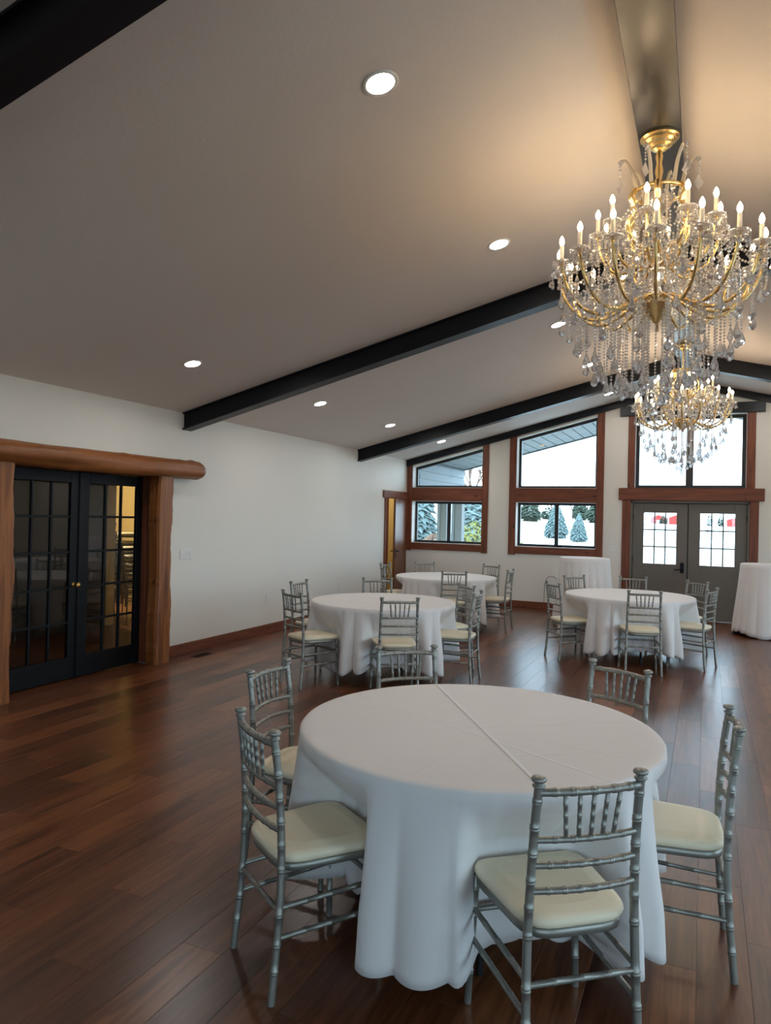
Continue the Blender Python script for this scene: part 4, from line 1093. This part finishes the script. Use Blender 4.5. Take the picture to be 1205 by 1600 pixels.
def bare_tree(x, y, h, label, seed, spread=.55, depth=5, name='bare_tree', n0=1, thick=.022):
    rr = random.Random(seed); m = MB()
    def grow(p, d, L, rad, k):
        q = p + d * L; m.tube([p, q], [rad, rad * .72], 5 if k > 2 else 4, cap=False)
        if k == 0: return
        for _ in range(3 if k > 1 else 2):
            v = (d + Vector((rr.uniform(-1, 1), rr.uniform(-1, 1), rr.uniform(-.3, .8))) * spread).normalized(); grow(q, v, L * rr.uniform(.62, .82), rad * .68, k - 1)
    for i in range(n0):
        grow(Vector((0, 0, 0)), Vector((rr.uniform(-.4, .4) * (n0 > 1), rr.uniform(-.4, .4) * (n0 > 1), 1)).normalized(), h * .32, h * thick, depth)
    o = m.build(name, M['twig'], None, (x, y, gz(x, y) - .15)); tag(o, label, 'tree' if n0 == 1 else 'bush', 'bare trees outside')
bare_tree(-8.15, 27, 4.6, 'bare branching tree beyond the porch corner', 3, .6, 6)
bare_tree(-8.2, 108, 2.6, 'brown bare tree left of the red barns', 6, .7)
bare_tree(-20, 60, 4, 'bare tree far left behind the corner spruce', 8)
bare_tree(.25, 60, .75, 'low bare bush in the snowy field seen through the right door', 7, .8, 4, 'bare_bush', 5)

for i, bx in enumerate((-22.3, -20.6, -19.0, -17.4, -15.9, -14.4, -12.9)):
    wd = ('first', 'second', 'third', 'fourth', 'fifth', 'sixth', 'seventh')[i]
    bare_tree(bx, 94 + (i % 3) * 2, 3.4 + .3 * (i % 2), 'bare tree on the hill behind the spruces, %s from the left' % wd, 40 + i, .65, 5, thick=.045)

def leaf_shrub(x, y, h, rad, label, seed):
    rr = random.Random(seed); m = MB(); r = empty('golden_shrub', (x, y, gz(x, y) - .08)); tag(r, label, 'shrub')
    for i in range(1500):
        u = rr.uniform(-1, 1); a = rr.uniform(0, 6.283); q = (rr.random()) ** .3; s = math.sqrt(1 - u * u)
        c = Vector((rad * q * s * math.cos(a), rad * q * s * math.sin(a), h / 2 + h / 2 * q * u)); L = rr.uniform(.05, .10)
        d = Vector((rr.uniform(-1, 1), rr.uniform(-1, 1), rr.uniform(0, 1.2))).normalized(); e = d.orthogonal().normalized() * .018
        m.add([c - e, c + e, c + d * L], [(0, 1, 2)])
    m.build('foliage', M['yellowshrub'], r); tag(r.children[0], None, None, None, 'stuff')
    for k in range(6):
        a = k * 1.05; MB().tube([(0, 0, 0), (rad * .5 * math.cos(a), rad * .5 * math.sin(a), h * .8)], [.02, .006], 5).build('stem', M['bark'], r)
leaf_shrub(-5.5, 18.4, 1.75, .72, 'golden leafed shrub behind the porch column', 1)
leaf_shrub(-4.72, 19.2, 1.42, .30, 'golden leafed shrub peeking at the left edge of the middle window', 2)
def boulder(x, y, s, label):
    rr = random.Random(5); m = MB(); n, k = 12, 18; vs = []
    for i in range(n + 1):
        th = PI * i / n
        for j in range(k):
            a = 2 * PI * j / k; q = s * (1 + .12 * math.sin(2 * a + th * 3) + .08 * math.sin(5 * a) + rr.uniform(-.05, .05) * (0 < i < n))
            vs.append((q * math.sin(th) * math.cos(a) * .8, q * math.sin(th) * math.sin(a) * .8, q * math.cos(th) * 1.1))
    m.add(vs, [(i * k + j, (i + 1) * k + j, (i + 1) * k + (j + 1) % k, i * k + (j + 1) % k) for i in range(n) for j in range(k)])
    tag(m.build('boulder', M['rock'], None, (x, y, gz(x, y) + s * .55)), label, 'rock')
boulder(-7.55, 20.5, .66, 'brown boulder seen low in the corner window')
def barn(x, y, wd, dp, wh, rh, label):
    r = empty('barn', (x, y, gz(x, y) - .2)); tag(r, label, 'barn', 'red barns across the field')
    MB().box(-wd / 2, wd / 2, -dp / 2, dp / 2, 0, wh).build('walls', M['barnred'], r)
    for s in (-1, 1): MB().prism([(s * (wd / 2 + .1), wh - .05), (0, wh + rh), (0, wh + rh + .12), (s * (wd / 2 + .1), wh + .07)], 1, -dp / 2 - .1, dp / 2 + .1).build('roof_slope', M['barnroof'], r)
    MB().prism([(-wd / 2, wh), (wd / 2, wh), (0, wh + rh)], 1, -dp / 2 + .01, dp / 2 - .01).build('gable', M['barnred'], r)
    MB().box(-.3, .3, -dp / 2 - .03, -dp / 2, 0, .8).build('barn_door', M['barnroof'], r)
barn(-6.6, 121, 2.3, 5, 1.15, .45, 'left red barn across the field')
barn(-3.6, 119, 2.8, 6, 1.25, .5, 'middle red barn across the field')
barn(4.4, 120, 2.8, 6, 1.2, .35, 'right red barn across the field')
